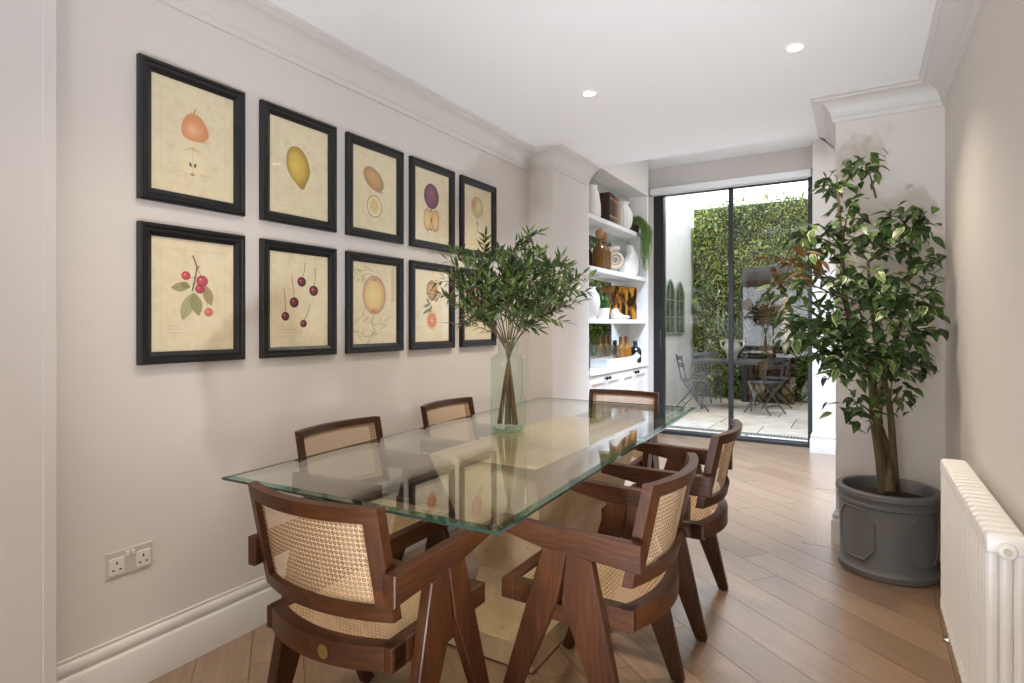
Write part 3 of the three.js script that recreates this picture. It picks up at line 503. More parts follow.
// ---------------------------------------------------------------- column radiator
{
  const white = std({ color: '#f0ece6', roughness: 0.32 }), N = 20, pitch = 0.048, d0 = 1.84, x0 = 0.268, x1 = 0.352, y0 = 0.15, y1 = 0.732, xc = (x0 + x1) / 2, hw = (x1 - x0) / 2;
  const t = thing('column_radiator', 'white three-column radiator along the right wall', 'radiator', [xc, 0, d0]);
  const tubes = [-1, 0, 1].map((k) => cyl(0.0145, 0.0145, y1 - y0 - 0.07, k * (hw - 0.0145), (y0 + y1) / 2, 0, 12));
  const head = (y) => { const s = new THREE.Shape(), r = 0.024, a = hw; s.moveTo(-a, -r); s.lineTo(a, -r); s.lineTo(a, r * 0.4); s.quadraticCurveTo(a, r, a - r * 0.8, r); s.lineTo(-a + r * 0.8, r); s.quadraticCurveTo(-a, r, -a, r * 0.4); s.closePath(); return new THREE.ExtrudeGeometry(s, { depth: 0.026, bevelEnabled: true, bevelThickness: 0.009, bevelSize: 0.007, bevelOffset: -0.007, bevelSegments: 3 }).translate(0, y, -0.013); };
  const sec = merge([...tubes, head(y1 - 0.024), head(y0 + 0.024).scale(1, 1, 1)].map((g) => toCreasedNormals(g.index ? g.toNonIndexed() : g, 0.5)));
  for (let i = 0; i < N; i++) mesh('section', sec, white, t).position.z = -(i + 0.5) * pitch;
  for (const y of [y1 - 0.038, y0 + 0.038]) { mesh('boss', lathe([[0.012, 0], [0.02, 0], [0.021, 0.006], [0.016, 0.012], [0.0, 0.012]], 24).rotateX(Math.PI / 2).translate(0, y, -0.006), white, t); mesh('plug', cyl(0.009, 0.009, 0.004, 0, 0, 0, 18).rotateX(Math.PI / 2).translate(0, y, 0.007), std({ color: '#b9ac98', metalness: 0.5, roughness: 0.4 }), t); }
  for (const z of [-0.12, -0.84]) mesh('bracket', box(WR - xc - 0.0005, 0.03, 0.012, (WR - xc) / 2, 0.66, z, 0.002), white, t);
  const chrome = std({ color: '#c9c6c2', metalness: 1, roughness: 0.2 });
  const v = thing('radiator_valve', 'small chrome pipe collar on the floor under the radiator', 'valve', [0.30, 0.0004, 2.85]);
  mesh('collar', lathe([[0.008, 0], [0.022, 0], [0.02, 0.008], [0.008, 0.012]], 20), chrome, v); mesh('pipe', cyl(0.0075, 0.0075, 0.16, 0, 0.08, 0, 12), chrome, v);
}

// ---------------------------------------------------------------- potted ficus
const SR = [Math.cos(YAW), Math.sin(YAW)];     // the camera's right in (x, d), used to spread branches of plants
function leafGeo(l, w, fold, droop, seg = 4) {   // folded ovate leaf from the origin along +z
  const pos = [], uv = [], idx = [];
  for (let i = 0; i <= seg; i++) {
    const t = i / seg, hw = w / 2 * Math.sin(Math.PI * Math.pow(t, 0.75)) * (1 - 0.15 * t) + (i === 0 || i === seg ? 0.0003 : 0), y = -droop * t * t;
    for (const s of [-1, 0, 1]) { pos.push(s * hw, y + Math.abs(s) * hw * fold, l * t); uv.push(0.5 + s * 0.5, t); }
    if (i < seg) { const o = i * 3; for (const k of [0, 1]) idx.push(o + k, o + k + 3, o + k + 1, o + k + 1, o + k + 3, o + k + 4); }
  }
  const g = new THREE.BufferGeometry(); g.setAttribute('position', new THREE.Float32BufferAttribute(pos, 3)); g.setAttribute('uv', new THREE.Float32BufferAttribute(uv, 2)); g.setIndex(idx); g.computeVertexNormals(); return g;
}
{
  const t = thing('potted_ficus', 'tall leafy ficus tree in a round grey planter with panel mouldings', 'potted tree', [0.12, 0, 3.54]);
  const lead = std({ color: '#6d6c6b', roughness: 0.55, metalness: 0.15 });
  const R = 0.232, prof = [[0, 0], [R - 0.02, 0], [R - 0.012, 0.004], [R - 0.008, 0.03], [R - 0.018, 0.038], [R - 0.022, 0.05], [R - 0.014, 0.32], [R - 0.008, 0.326], [R - 0.008, 0.336], [R - 0.014, 0.342], [R - 0.012, 0.355], [R, 0.366], [R, 0.384], [R - 0.006, 0.39], [R - 0.03, 0.39], [R - 0.034, 0.384], [R - 0.034, 0.3]];
  for (const q of prof) q[1] *= 1.08;
  const pot = mesh('planter', toCreasedNormals(lathe(prof, 56).toNonIndexed(), 0.6), lead, t);
  const yp0 = 0.086, yp1 = 0.335, hwA = 0.47, ch = 0.22, rAt = (y) => R - 0.022 + 0.008 * (y - 0.05) / 0.27;
  for (let k = 0; k < 4; k++) {   // raised octagonal panels round the pot
    const a0 = 0.03 + Math.PI / 4 + k * Math.PI / 2, c = [[-hwA, yp0 + 0.06], [-hwA + ch, yp0], [hwA - ch, yp0], [hwA, yp0 + 0.06], [hwA, yp1 - 0.06], [hwA - ch, yp1], [-hwA + ch, yp1], [-hwA, yp1 - 0.06]], pts = [];
    c.forEach((p, i) => { const q = c[(i + 1) % 8]; for (let j = 0; j < 6; j++) { const a = a0 + p[0] + (q[0] - p[0]) * j / 6, y = p[1] + (q[1] - p[1]) * j / 6, r = rAt(y); pts.push(V(Math.sin(a) * r, y, Math.cos(a) * r)); } });
    mesh('panel_moulding', new THREE.TubeGeometry(new THREE.CatmullRomCurve3(pts, true, 'catmullrom', 0.05), 96, 0.0065, 6, true), lead, pot);
  }
  mesh('soil', lathe([[0.2, 0.36], [0.12, 0.37], [0, 0.375]], 32), std({ color: '#2a1c12', roughness: 1 }), t);
  const bark = std({ color: '#7d6c4e', roughness: 0.85, map: dataTex(128, 256, (u, v) => { const n = fbm(u * 14, v * 5, 6.1, 3) * 110; return [200 + n, 196 + n, 186 + n]; }) });
  // crown points read off the photograph (direction from the lens, plus depth relative to the trunk), as tree-local positions
  const at = (u, v, depth = 0) => { const w = 2.956 + depth, a = (u - 512) / F; return V((SR[0] * a - SR[1]) * w - 0.12, 1.25 + (325 - v) / F * w, -((SR[1] * a + SR[0]) * w - 3.54)); };
  const stems = [[[884, 492, 0.02], [880, 455, 0.02], [874, 415, 0], [872, 380, -0.03], [860, 345, -0.05], [845, 300, -0.06], [842, 250, -0.04], [838, 195, -0.02]], [[890, 492, -0.02], [888, 455, 0.03], [878, 420, 0.05], [885, 375, 0.04], [898, 330, 0.05], [908, 280, 0.04], [912, 235, 0.02]], [[896, 494, 0.05], [893, 450, -0.02], [890, 410, -0.03], [880, 360, -0.08], [872, 310, -0.1], [868, 262, -0.1]]];
  stems.forEach((s, i) => mesh('trunk', taperTube(s.map((p) => at(...p)), [0.027, 0.025, 0.02][i], 0.006, 24, 8), bark, t));
  const tips = [[862, 158, 0.02], [836, 178, 0.05], [850, 205, -0.05], [800, 238, -0.1], [782, 258, -0.2], [778, 282, -0.1], [806, 262, 0.05], [822, 236, 0.02], [790, 305, -0.15], [786, 326, -0.12], [802, 345, -0.1], [824, 352, -0.15], [830, 310, -0.2], [846, 330, -0.25], [852, 275, -0.25], [866, 238, -0.1], [892, 216, 0.02], [922, 218, -0.12], [905, 240, -0.1], [936, 268, -0.22], [926, 296, -0.2], [934, 316, -0.22], [915, 342, -0.15], [900, 300, -0.2], [884, 280, -0.25], [872, 300, -0.25], [888, 330, -0.25], [902, 368, -0.12], [918, 362, -0.05], [882, 352, -0.22], [862, 352, -0.25], [838, 366, -0.2], [816, 328, -0.2], [900, 398, -0.1], [892, 382, -0.15], [842, 402, -0.12], [862, 408, -0.15], [922, 246, -0.15], [812, 292, -0.25], [856, 312, -0.3], [838, 278, -0.2]];
  const colors = ['#344a22', '#455d2a', '#2a3c22', '#5a7038', '#3a5029'];
  const leafMaps = colors.map((c, i) => { const cv = document.createElement('canvas'); cv.width = 64; cv.height = 96; const g = cv.getContext('2d'); g.fillStyle = i === 3 ? '#b7bd7d' : c; g.fillRect(0, 0, 64, 96); g.fillStyle = c; g.beginPath(); g.ellipse(32, 48, 27, 46, 0, 0, 7); g.fill(); for (let k = 0; k < 16; k++) { g.fillStyle = k % 2 ? 'rgba(120,160,80,0.16)' : 'rgba(10,30,14,0.18)'; g.beginPath(); g.ellipse(rr(8, 56), rr(8, 88), 7, 12, 0.5, 0, 7); g.fill(); } g.strokeStyle = 'rgba(170,190,110,0.75)'; g.lineWidth = 2.5; g.beginPath(); g.moveTo(32, 0); g.lineTo(32, 96); g.stroke(); const tx = new THREE.CanvasTexture(cv); tx.colorSpace = THREE.SRGBColorSpace; return tx; });
  const mats = leafMaps.map((map) => phy({ map, roughness: 0.38, transmission: 0.12, thickness: 0, side: THREE.DoubleSide }));
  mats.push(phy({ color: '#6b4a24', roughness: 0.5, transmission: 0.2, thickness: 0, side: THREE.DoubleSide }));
  const geos = [leafGeo(0.085, 0.046, 0.25, 0.018), leafGeo(0.072, 0.04, 0.35, 0.012), leafGeo(0.06, 0.032, 0.2, 0.014)];
  const rest = [[], [], [], [], [], []]; let nLeaf = 0; const M = new THREE.Matrix4(), Q = new THREE.Quaternion(), E = new THREE.Euler();
  const twigs = [];
  tips.forEach(([u, v, dep], ti) => {
    const tip = at(u, v, dep), cands = stems.flat().filter((q) => q[1] > v + 8 && q[1] < v + 120).concat([[876, Math.min(440, v + 40), 0]]);
    const base = cands.map((q) => at(...q)).reduce((a, b) => (b.distanceTo(tip) < a.distanceTo(tip) ? b : a)), mid = base.clone().lerp(tip, 0.55).add(V(0, 0.03, 0));
    const curve = new THREE.CatmullRomCurve3([base, mid, tip]); twigs.push(taperTube([base, mid, tip], 0.006, 0.0018, 8, 5));
    const n = ti > 32 ? 18 : 40;
    for (let k = 0; k < n; k++) {
      const p = curve.getPoint(1 - 0.6 * Math.pow(rnd(), 1.4)).add(V(rr(-1, 1), rr(-1, 1), rr(-1, 1)).multiplyScalar(0.07));
      if (p.x + 0.12 > WR - 0.03 || -p.z + 3.54 > 3.8 - 0.06) continue;
      E.set(rr(-0.1, 0.9), rr(0, 6.28), rr(-0.6, 0.6), 'YXZ'); Q.setFromEuler(E);
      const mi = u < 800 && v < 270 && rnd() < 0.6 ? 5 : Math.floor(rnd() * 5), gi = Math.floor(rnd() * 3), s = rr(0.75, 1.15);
      M.compose(p, Q, V(s, s, s));
      const reach = V(0, 0, 0.09).applyMatrix4(M); if (reach.x + 0.12 > WR - 0.01 || 3.54 - reach.z > 3.79) continue;
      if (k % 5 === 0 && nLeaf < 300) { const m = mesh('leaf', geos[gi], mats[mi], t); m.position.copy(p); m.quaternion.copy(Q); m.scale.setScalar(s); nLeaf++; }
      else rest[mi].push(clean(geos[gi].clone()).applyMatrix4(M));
    }
  });
  tag(mesh('twigs', merge(twigs), bark, t), null, null, null, 'stuff');
  rest.forEach((l, i) => { if (l.length) tag(mesh('foliage', merge(l), mats[i], t), null, null, null, 'stuff'); });
}

// ---------------------------------------------------------------- vase of olive branches on the table
{
  const vx = -1.425, vd = 2.335, y0 = 0.7505, glass = phy({ color: '#eff6ef', transmission: 1, thickness: 0, roughness: 0.0, ior: 1.5 });
  const t = thing('glass_vase', 'tall green-tinted glass bottle vase on the table', 'vase', [vx, y0, vd]);
  const body = [[0.068, 0.0], [0.079, 0.006], [0.084, 0.02], [0.084, 0.325], [0.081, 0.345], [0.07, 0.357], [0.056, 0.362], [0.05, 0.37], [0.049, 0.425], [0.053, 0.434], [0.057, 0.438], [0.055, 0.442], [0.05, 0.44]];
  mesh('glass', lathe(body, 40), glass, t);
  mesh('glass_base', lathe([[0, 0.0005], [0.067, 0.0005], [0.077, 0.008], [0.08, 0.02], [0.06, 0.016], [0, 0.022]], 32), phy({ color: '#dcebdf', transmission: 1, thickness: 0, roughness: 0.03, ior: 1.5 }), t);
  const b = thing('olive_branches', 'bunch of olive branches with dark leaves standing in the glass vase', 'branches', [vx, y0, vd]);
  const stemMat = std({ color: '#6e5836', roughness: 0.8 }), berry = std({ color: '#5c1d28', roughness: 0.35 });
  const lm = ['#3d5226', '#55692f', '#2c3f22', '#77884b', '#46592d'].map((c) => phy({ color: c, roughness: 0.45, transmission: 0.1, thickness: 0, side: THREE.DoubleSide }));
  const lg = [clean(leafGeo(0.06, 0.0165, 0.25, 0.006, 3)), clean(leafGeo(0.05, 0.015, 0.2, 0.01, 3))];
  const k = 1 / 211, tips = [[-70, 72, 0], [-74, 46, 0.08], [-52, 88, -0.05], [-30, 98, 0.06], [8, 102, 0], [-10, 90, -0.12], [38, 92, 0.04], [56, 84, -0.06], [80, 68, 0.02], [72, 42, -0.08], [-44, 24, -0.1], [34, 26, -0.12], [-22, 70, 0.14], [22, 74, -0.15], [52, 56, 0.12], [-55, 60, -0.15], [0, 60, -0.2], [-40, 82, 0.16], [18, 90, 0.16]];
  tips.forEach(([px, py, dep], i) => {
    const a = px * k * 0.93; py *= 0.94; const tip = V(SR[0] * a - 0.515 * dep, 0.44 + py * k, -(SR[1] * a + 0.857 * dep)), ang = i / tips.length * 6.28 + 1;
    const low = V(-tip.x * 0.13 + 0.012 * Math.cos(ang), 0.03, -tip.z * 0.13 + 0.012 * Math.sin(ang)), neck = V(tip.x * 0.07, 0.40, tip.z * 0.07), mid = neck.clone().lerp(tip, 0.5).add(V(0, 0.03, 0));
    const curve = new THREE.CatmullRomCurve3([low, neck, mid, tip]);
    const br = mesh('branch', taperTube([low, neck, mid, tip], 0.0042, 0.0012, 20, 6), stemMat, b);
    const sprigs = [[curve, 0.5, 1, 24]], lists = lm.map(() => []), tw = [];
    for (let s = 0; s < 7; s++) { const p0 = curve.getPoint(0.5 + 0.07 * s), p1 = p0.clone().lerp(tip, 0.45).add(V(rr(-1, 1), rr(-0.35, 0.9), rr(-1, 1)).multiplyScalar(0.115)); const c2 = new THREE.CatmullRomCurve3([p0, p0.clone().lerp(p1, 0.5).add(V(0, 0.012, 0)), p1]); sprigs.push([c2, 0.1, 1, 15]); tw.push(taperTube([p0, p1.clone().lerp(p0, 0.5).add(V(0, 0.01, 0)), p1], 0.0018, 0.0008, 6, 5)); }
    tag(mesh('twigs', merge(tw), stemMat, br), null, null, null, 'stuff');
    const M = new THREE.Matrix4();
    for (const [c, t0, t1, n] of sprigs) for (let j = 0; j < n; j++) {
      const tt = t0 + (t1 - t0) * j / (n - 1), p = c.getPoint(tt), dir = c.getTangent(tt), side = V(rr(-1, 1), rr(-1, 1), rr(-1, 1)).cross(dir).normalize(), f = dir.clone().multiplyScalar(j === n - 1 ? 1 : 0.75).add(side.multiplyScalar(j === n - 1 ? 0.1 : 0.75)).normalize();
      const q = new THREE.Quaternion().setFromUnitVectors(V(0, 0, 1), f); M.compose(p, q, V(1, 1, 1).multiplyScalar(rr(0.75, 1.12)));
      lists[Math.floor(rnd() * lm.length)].push(lg[j % 2].clone().applyMatrix4(M));
    }
    lists.forEach((l, q) => { if (l.length) tag(mesh('leaves', merge(l), lm[q], br), null, null, null, 'stuff'); });
    if (i % 3 === 0) for (const tt of [0.72, 0.86]) { const p = curve.getPoint(tt); mesh('olive', new THREE.SphereGeometry(0.008, 10, 8).scale(1, 1.25, 1).translate(p.x + 0.012, p.y - 0.008, p.z + 0.006), berry, br); }
  });
}

// ---------------------------------------------------------------- roller blind
{
  const t = thing('roller_blind', 'white roller blind rolled up above the sliding door', 'blind', [-1.25, 0, 6.56]);
  const w = std({ color: '#ececec', roughness: 0.6 });
  mesh('cassette', box(1.66, 0.075, 0.07, 0, 2.785, 0.0, 0.012), w, t); mesh('bottom_bar', box(1.6, 0.014, 0.02, 0, 2.742, 0.0, 0.003), std({ color: '#d8d8d8', roughness: 0.5 }), t);
  mesh('bracket', box(0.008, 0.085, 0.078, -0.834, 2.786, 0, 0.002), std({ color: '#9d9d9d', roughness: 0.5 }), t); mesh('bracket', box(0.008, 0.085, 0.078, 0.834, 2.786, 0, 0.002), std({ color: '#9d9d9d', roughness: 0.5 }), t);
}

// ---------------------------------------------------------------- built-in shelves and cabinets in the alcove
{
  const X = -1.95, XB = -2.158, d0 = 4.471, d1 = 6.043;
  const t = thing('bookcase', 'white built-in shelves with a mirrored back beside the door', 'shelves');
  for (const [y, x] of [[2.20, X - 0.01], [1.755, X - 0.01], [1.305, X - 0.01]]) mesh('shelf', rbox(XB + 0.008, x, y - 0.04, y, d0, d1, 0.002, 'z'), whitePaint, t);
  mesh('side_panel', rbox(XB, X, 0.0, 2.628, d0 - 0.001, d0 + 0.018), whitePaint, t);
  tag(mesh('mirror', rbox(XB, XB + 0.006, 0.86, 2.63, d0 + 0.02, d1), std({ color: '#dfe6e2', metalness: 1, roughness: 0.015 }), t), 'mirror lining the back of the shelves');
  const wt = thing('worktop', 'white worktop on the built-in cabinets', 'worktop');
  mesh('slab', rbox(XB + 0.008, X + 0.012, 0.815, 0.85, d0 + 0.02, d1 - 0.001, 0.003), whitePaint, wt);
  const iron = std({ color: '#1c1b1a', metalness: 0.6, roughness: 0.4 });
  const cw = (d1 - d0 - 0.02) / 2;
  ['white panelled base cabinet next to the pier', 'white panelled base cabinet next to the glass door'].forEach((label, k) => {
    const a = d0 + 0.02 + k * cw, c = thing('base_cabinet', label, 'cabinet', [0, 0, 0], 0, 'base cabinets under the shelves');
    mesh('body', rbox(XB + 0.01, X - 0.022, 0.08, 0.814, a + 0.001, a + cw - 0.001), whitePaint, c); mesh('kickboard', rbox(XB + 0.01, X - 0.06, 0, 0.08, a + 0.001, a + cw - 0.001), whitePaint, c);
    for (let j = 0; j < 2; j++) {
      const e0 = a + 0.004 + j * (cw / 2), e1 = e0 + cw / 2 - 0.006, door = new THREE.Group(); door.name = 'door'; c.add(door);
      for (const [y0, y1, p, q] of [[0.74, 0.808, e0, e1], [0.09, 0.16, e0, e1], [0.16, 0.74, e0, e0 + 0.065], [0.16, 0.74, e1 - 0.065, e1]]) mesh('rail', rbox(X - 0.021, X, y0, y1, p, q), whitePaint, door);
      mesh('panel', rbox(X - 0.021, X - 0.011, 0.16, 0.74, e0 + 0.065, e1 - 0.065), std({ color: '#e2d9d0', roughness: 0.5 }), door);
      const kd = j ? e0 + 0.034 : e1 - 0.034; mesh('knob', lathe([[0, 0.032], [0.014, 0.03], [0.017, 0.022], [0.012, 0.014], [0.006, 0.01], [0.008, 0]], 16).rotateZ(-Math.PI / 2).translate(X, 0.775, -kd), iron, door);
    }
  });
  // things on the shelves
  const ceramic = std({ color: '#ece6de', roughness: 0.5 }), stone = std({ color: '#c3b4a4', roughness: 0.9 }), bx = -2.052;
  const s1 = 2.2004, s2 = 1.7554, s3 = 1.3054, s4 = 0.8504;
  const put = (name, label, cat, x, y, d, turn = 0, group) => thing(name, label, cat, [x, y, d], turn, group);
  { const v = put('ceramic_vase', 'tapering white vase at the near end of the top shelf', 'vase', bx, s1, 4.78); mesh('body', lathe([[0, 0], [0.07, 0], [0.085, 0.02], [0.083, 0.12], [0.068, 0.22], [0.05, 0.27], [0.052, 0.29], [0.046, 0.29], [0.04, 0.26]], 28), ceramic, v); }
  [['tallest dark brown leather book on the top shelf', '#3c211a', 0.27, 0.09], ['dark leather book second from the tall one on the top shelf', '#4a2f24', 0.262, 0.05], ['grey-brown leather book in the middle of the top shelf row', '#6a5547', 0.255, 0.045], ['tan leather book next to the ribbed vase', '#9a6a45', 0.25, 0.05]].reduce((d, [label, c, h, th]) => {
    const b = put('book', label, 'book', bx - 0.0, s1, d + th / 2 + 0.001, 0, 'leather books on the top shelf'), m = std({ color: c, roughness: 0.55 });
    mesh('cover', merge(box(0.17, h, 0.004, 0, h / 2, th / 2 - 0.002), box(0.17, h, 0.004, 0, h / 2, -th / 2 + 0.002), box(0.006, h, th, 0.083, h / 2, 0, 0.002)), m, b); mesh('pages', box(0.155, h - 0.012, th - 0.009, -0.002, h / 2, 0), std({ color: '#d9c9a8', roughness: 0.9 }), b);
    for (const q of [0.2, 0.8]) mesh('spine_band', box(0.003, 0.012, th, 0.0855, h * q, 0), std({ color: '#a98d57', roughness: 0.5 }), b);
    return d + th + 0.003;
  }, 5.0);
  { const v = put('ribbed_vase', 'round ribbed white vase with a gathered neck on the top shelf', 'vase', bx, s1, 5.58); const g = lathe([[0, 0], [0.05, 0], [0.08, 0.04], [0.095, 0.11], [0.092, 0.17], [0.07, 0.225], [0.045, 0.25], [0.05, 0.262], [0.07, 0.285], [0.064, 0.287], [0.045, 0.262]], 72), p = g.attributes.position; for (let i = 0; i < p.count; i++) { const a = Math.atan2(p.getZ(i), p.getX(i)), k = 1 + 0.035 * Math.cos(a * 18); p.setX(i, p.getX(i) * k); p.setZ(i, p.getZ(i) * k); } g.computeVertexNormals(); mesh('body', g, ceramic, v); }
  { const v = put('trailing_plant', 'green trailing plant hanging off the far end of the top shelf', 'plant', bx + 0.01, s1, 5.84); mesh('pot', lathe([[0, 0], [0.06, 0], [0.075, 0.09], [0.068, 0.09], [0.06, 0.07], [0, 0.07]], 20), std({ color: '#4a4037', roughness: 0.8 }), v);
    const strands = []; for (let i = 0; i < 170; i++) { const a = rr(-1.9, 1.9), r = rr(0.03, 0.1), x = Math.cos(a) * r * 0.8, z = Math.sin(a) * r, L = rr(0.06, 0.42), o = rr(0.11, 0.16); strands.push(taperTube([V(x * 0.4, 0.07, z * 0.4), V(x, rr(0.11, 0.19), z), V(o + x * 0.5, 0.05, z * 1.2), V(o + rr(-0.01, 0.03), -L * 0.5, z * 1.25 + rr(-0.02, 0.02)), V(o + rr(-0.03, 0.03), -L, z * 0.9 + rr(-0.03, 0.03))], 0.003, 0.001, 9, 4)); }
    ['#4c6a2c', '#6f8a3e'].forEach((c, q) => tag(mesh('strands', merge(strands.filter((_, i) => i % 2 === q)), std({ color: c, roughness: 0.7 }), v), null, null, null, 'stuff')); }
  const amber = phy({ color: '#8a5a14', roughness: 0.08, transmission: 0.55, thickness: 0, ior: 1.5 }), cork = std({ color: '#a9825c', roughness: 0.7 });
  for (const [d, x, label] of [[4.92, -2.03, 'amber glass bottle with a ball cork nearer the pier'], [5.10, -2.06, 'amber glass bottle with a ball cork beside the ammonite']]) {
    const b = put('amber_bottle', label, 'bottle', x, s2, d, 0, 'amber bottles with ball corks'); mesh('glass', lathe([[0, 0], [0.06, 0], [0.065, 0.01], [0.065, 0.17], [0.05, 0.21], [0.022, 0.235], [0.02, 0.27], [0.024, 0.275]], 24), amber, b); mesh('stopper', merge(cyl(0.017, 0.017, 0.04, 0, 0.28, 0), new THREE.SphereGeometry(0.042, 18, 12).translate(0, 0.325, 0)), cork, b);
  }
  { const v = put('ammonite', 'beige ammonite fossil standing on the second shelf', 'ornament', bx, s2 + 0.1345, 5.36, -0.9); const pts = []; for (let i = 0; i <= 90; i++) { const a = i / 90 * 15.7 - 1.2, r = 0.018 + 0.0875 * Math.pow(i / 90, 1.35); pts.push(V(0, Math.sin(a) * r, Math.cos(a) * r)); } const g = new THREE.TubeGeometry(new THREE.CatmullRomCurve3(pts), 260, 1, 12, false), p = g.attributes.position, c = new THREE.CatmullRomCurve3(pts), q = V(); for (let i = 0; i <= 260; i++) { c.getPointAt(i / 260, q); const r = (0.006 + 0.026 * i / 260) * (1 + 0.07 * Math.cos(i * 1.3)); for (let j = 0; j <= 12; j++) { const k = i * 13 + j; p.setXYZ(k, (p.getX(k) - q.x) * r, q.y + (p.getY(k) - q.y) * r, q.z + (p.getZ(k) - q.z) * r); } } g.computeVertexNormals(); mesh('shell', g, std({ color: '#cdb9a3', roughness: 0.8 }), v); }
  { put('sculptural_vase', 'tall white curved pitcher-like ornament at the end of the second shelf', 'ornament', bx, s2, 5.74, -0.35).scale.setScalar(0.85); const v = scene.children.at(-1); mesh('body', grounded(toCreasedNormals(new THREE.ExtrudeGeometry(new THREE.Shape(new THREE.SplineCurve([[-0.13, 0], [0.1, 0], [0.14, 0.08], [0.15, 0.2], [0.10, 0.3], [0.02, 0.37], [0.0, 0.36], [0.02, 0.27], [-0.03, 0.2], [-0.1, 0.12], [-0.13, 0]].map(([a, b]) => new THREE.Vector2(a, b))).getPoints(40)), { depth: 0.05, bevelEnabled: true, bevelThickness: 0.025, bevelSize: 0.02, bevelOffset: -0.02, bevelSegments: 4 }).translate(0, 0, -0.025), 0.6).rotateY(Math.PI / 2)), ceramic, v); }
  { const v = put('ceramic_vase', 'rounded white vase at the near end of the third shelf', 'vase', bx + 0.01, s3, 4.72); mesh('body', lathe([[0, 0], [0.055, 0], [0.08, 0.06], [0.093, 0.14], [0.085, 0.2], [0.06, 0.24], [0.05, 0.26], [0.055, 0.28], [0.048, 0.28], [0.042, 0.25]], 28), ceramic, v); }
  { const v = put('potted_herb', 'small green plant in a white pot on the third shelf', 'plant', bx + 0.015, s3, 5.02); mesh('pot', lathe([[0, 0], [0.05, 0], [0.062, 0.1], [0.056, 0.1], [0.05, 0.08], [0, 0.08]], 20), ceramic, v); const ls = [], g0 = clean(leafGeo(0.07, 0.02, 0.2, 0.01, 2)); const M = new THREE.Matrix4(), Q = new THREE.Quaternion(); for (let i = 0; i < 90; i++) { Q.setFromEuler(new THREE.Euler(rr(-1.5, -0.2), rr(0, 6.28), 0, 'YXZ')); M.compose(V(rr(-0.035, 0.035), rr(0.08, 0.17), rr(-0.035, 0.035)), Q, V(1, 1, 1)); ls.push(g0.clone().applyMatrix4(M)); } tag(mesh('leaves', merge(ls), std({ color: '#4d7a35', roughness: 0.6, side: THREE.DoubleSide }), v), null, null, null, 'stuff'); }
  { const tort = dataTex(256, 256, (u, v) => { const n = fbm(u * 14, v * 7, 2.7, 3), m = fbm(u * 22 + 5, v * 10, 9.1, 2); return n + m * 0.5 > 0.06 ? [176, 122, 40] : n > -0.12 ? [104, 62, 22] : [38, 22, 12]; }); tort.repeat.set(1, 1); const v = put('tortoiseshell_box', 'square tortoiseshell-patterned panel vase on the third shelf', 'vase', -2.075, s3, 5.66, -0.22); const b = new RoundedBoxGeometry(0.05, 0.335, 0.44, 2, 0.01).translate(0, 0.1675, 0); mesh('body', uvm(b, 'y'), std({ map: tort, roughness: 0.18 }), v); mesh('rim', box(0.036, 0.004, 0.42, 0, 0.336, 0), std({ color: '#2a1a0e', roughness: 0.5 }), v); }
  { put('stone_shell', 'grey-beige wedge-shaped stone sculpture in front of the tortoiseshell vase', 'ornament', -2.0, s3, 5.38, -0.1).scale.setScalar(0.8); const v = scene.children.at(-1); mesh('body', grounded(toCreasedNormals(new THREE.ExtrudeGeometry(new THREE.Shape(new THREE.SplineCurve([[-0.22, 0.005], [-0.21, 0.09], [-0.14, 0.13], [-0.05, 0.08], [0.08, 0.05], [0.2, 0.045], [0.21, 0.015], [0.1, 0.0], [-0.1, 0.0], [-0.22, 0.005]].map(([a, b]) => new THREE.Vector2(a, b))).getPoints(40)), { depth: 0.02, bevelEnabled: true, bevelThickness: 0.018, bevelSize: 0.012, bevelOffset: -0.012, bevelSegments: 4 }).translate(0, 0, -0.01), 0.6).rotateY(Math.PI / 2)), stone, v); }
  // drinks tray on the worktop
  const clearG = phy({ color: '#f4f8f6', transmission: 1, thickness: 0, roughness: 0.02, ior: 1.45 });
  { const v = put('standing_book', 'dark upright folder at the near end of the worktop', 'book', bx, s4, 4.54); mesh('cover', box(0.17, 0.31, 0.02, 0, 0.155, 0, 0.003), std({ color: '#3a2b22', roughness: 0.6 }), v); mesh('spine_band', box(0.174, 0.02, 0.022, 0, 0.27, 0), std({ color: '#8a6d3b', roughness: 0.5 }), v); }
  { const v = put('serving_tray', 'long pale mirrored tray on the worktop', 'tray', bx, s4, 5.36); const m = std({ color: '#e9e8e4', metalness: 0.15, roughness: 0.25 }); mesh('base', box(0.17, 0.008, 0.82, 0, 0.004, 0, 0.002), m, v); for (const [w, l, x, z] of [[0.006, 0.82, 0.082, 0], [0.006, 0.82, -0.082, 0], [0.158, 0.006, 0, 0.407], [0.158, 0.006, 0, -0.407]]) mesh('rim', box(w, 0.085, l, x, 0.0425, z, 0.001), m, v); }
  for (let i = 0; i < 6; i++) { const v = put('drinking_glass', ['tumbler nearest the dark folder', 'second tumbler along the tray from the folder', 'third tumbler along the tray from the folder', 'fourth tumbler along the tray from the folder', 'fifth tumbler along the tray from the folder', 'sixth tumbler along the tray, beside the first spirit bottle'][i].replace('tumbler', 'clear stemmed tumbler'), 'glass', bx + (i % 2 ? 0.035 : -0.03), s4 + 0.0085, 5.02 + i * 0.078, 0, 'glasses on the tray'); mesh('bowl', lathe([[0.012, 0.08], [0.036, 0.1], [0.042, 0.15], [0.036, 0.2]], 18), clearG, v); mesh('stem', lathe([[0, 0], [0.032, 0], [0.03, 0.004], [0.005, 0.012], [0.005, 0.08], [0.012, 0.08]], 16), clearG, v); }
  const whisky = phy({ color: '#c78a35', roughness: 0.05, transmission: 0.6, thickness: 0, ior: 1.4 });
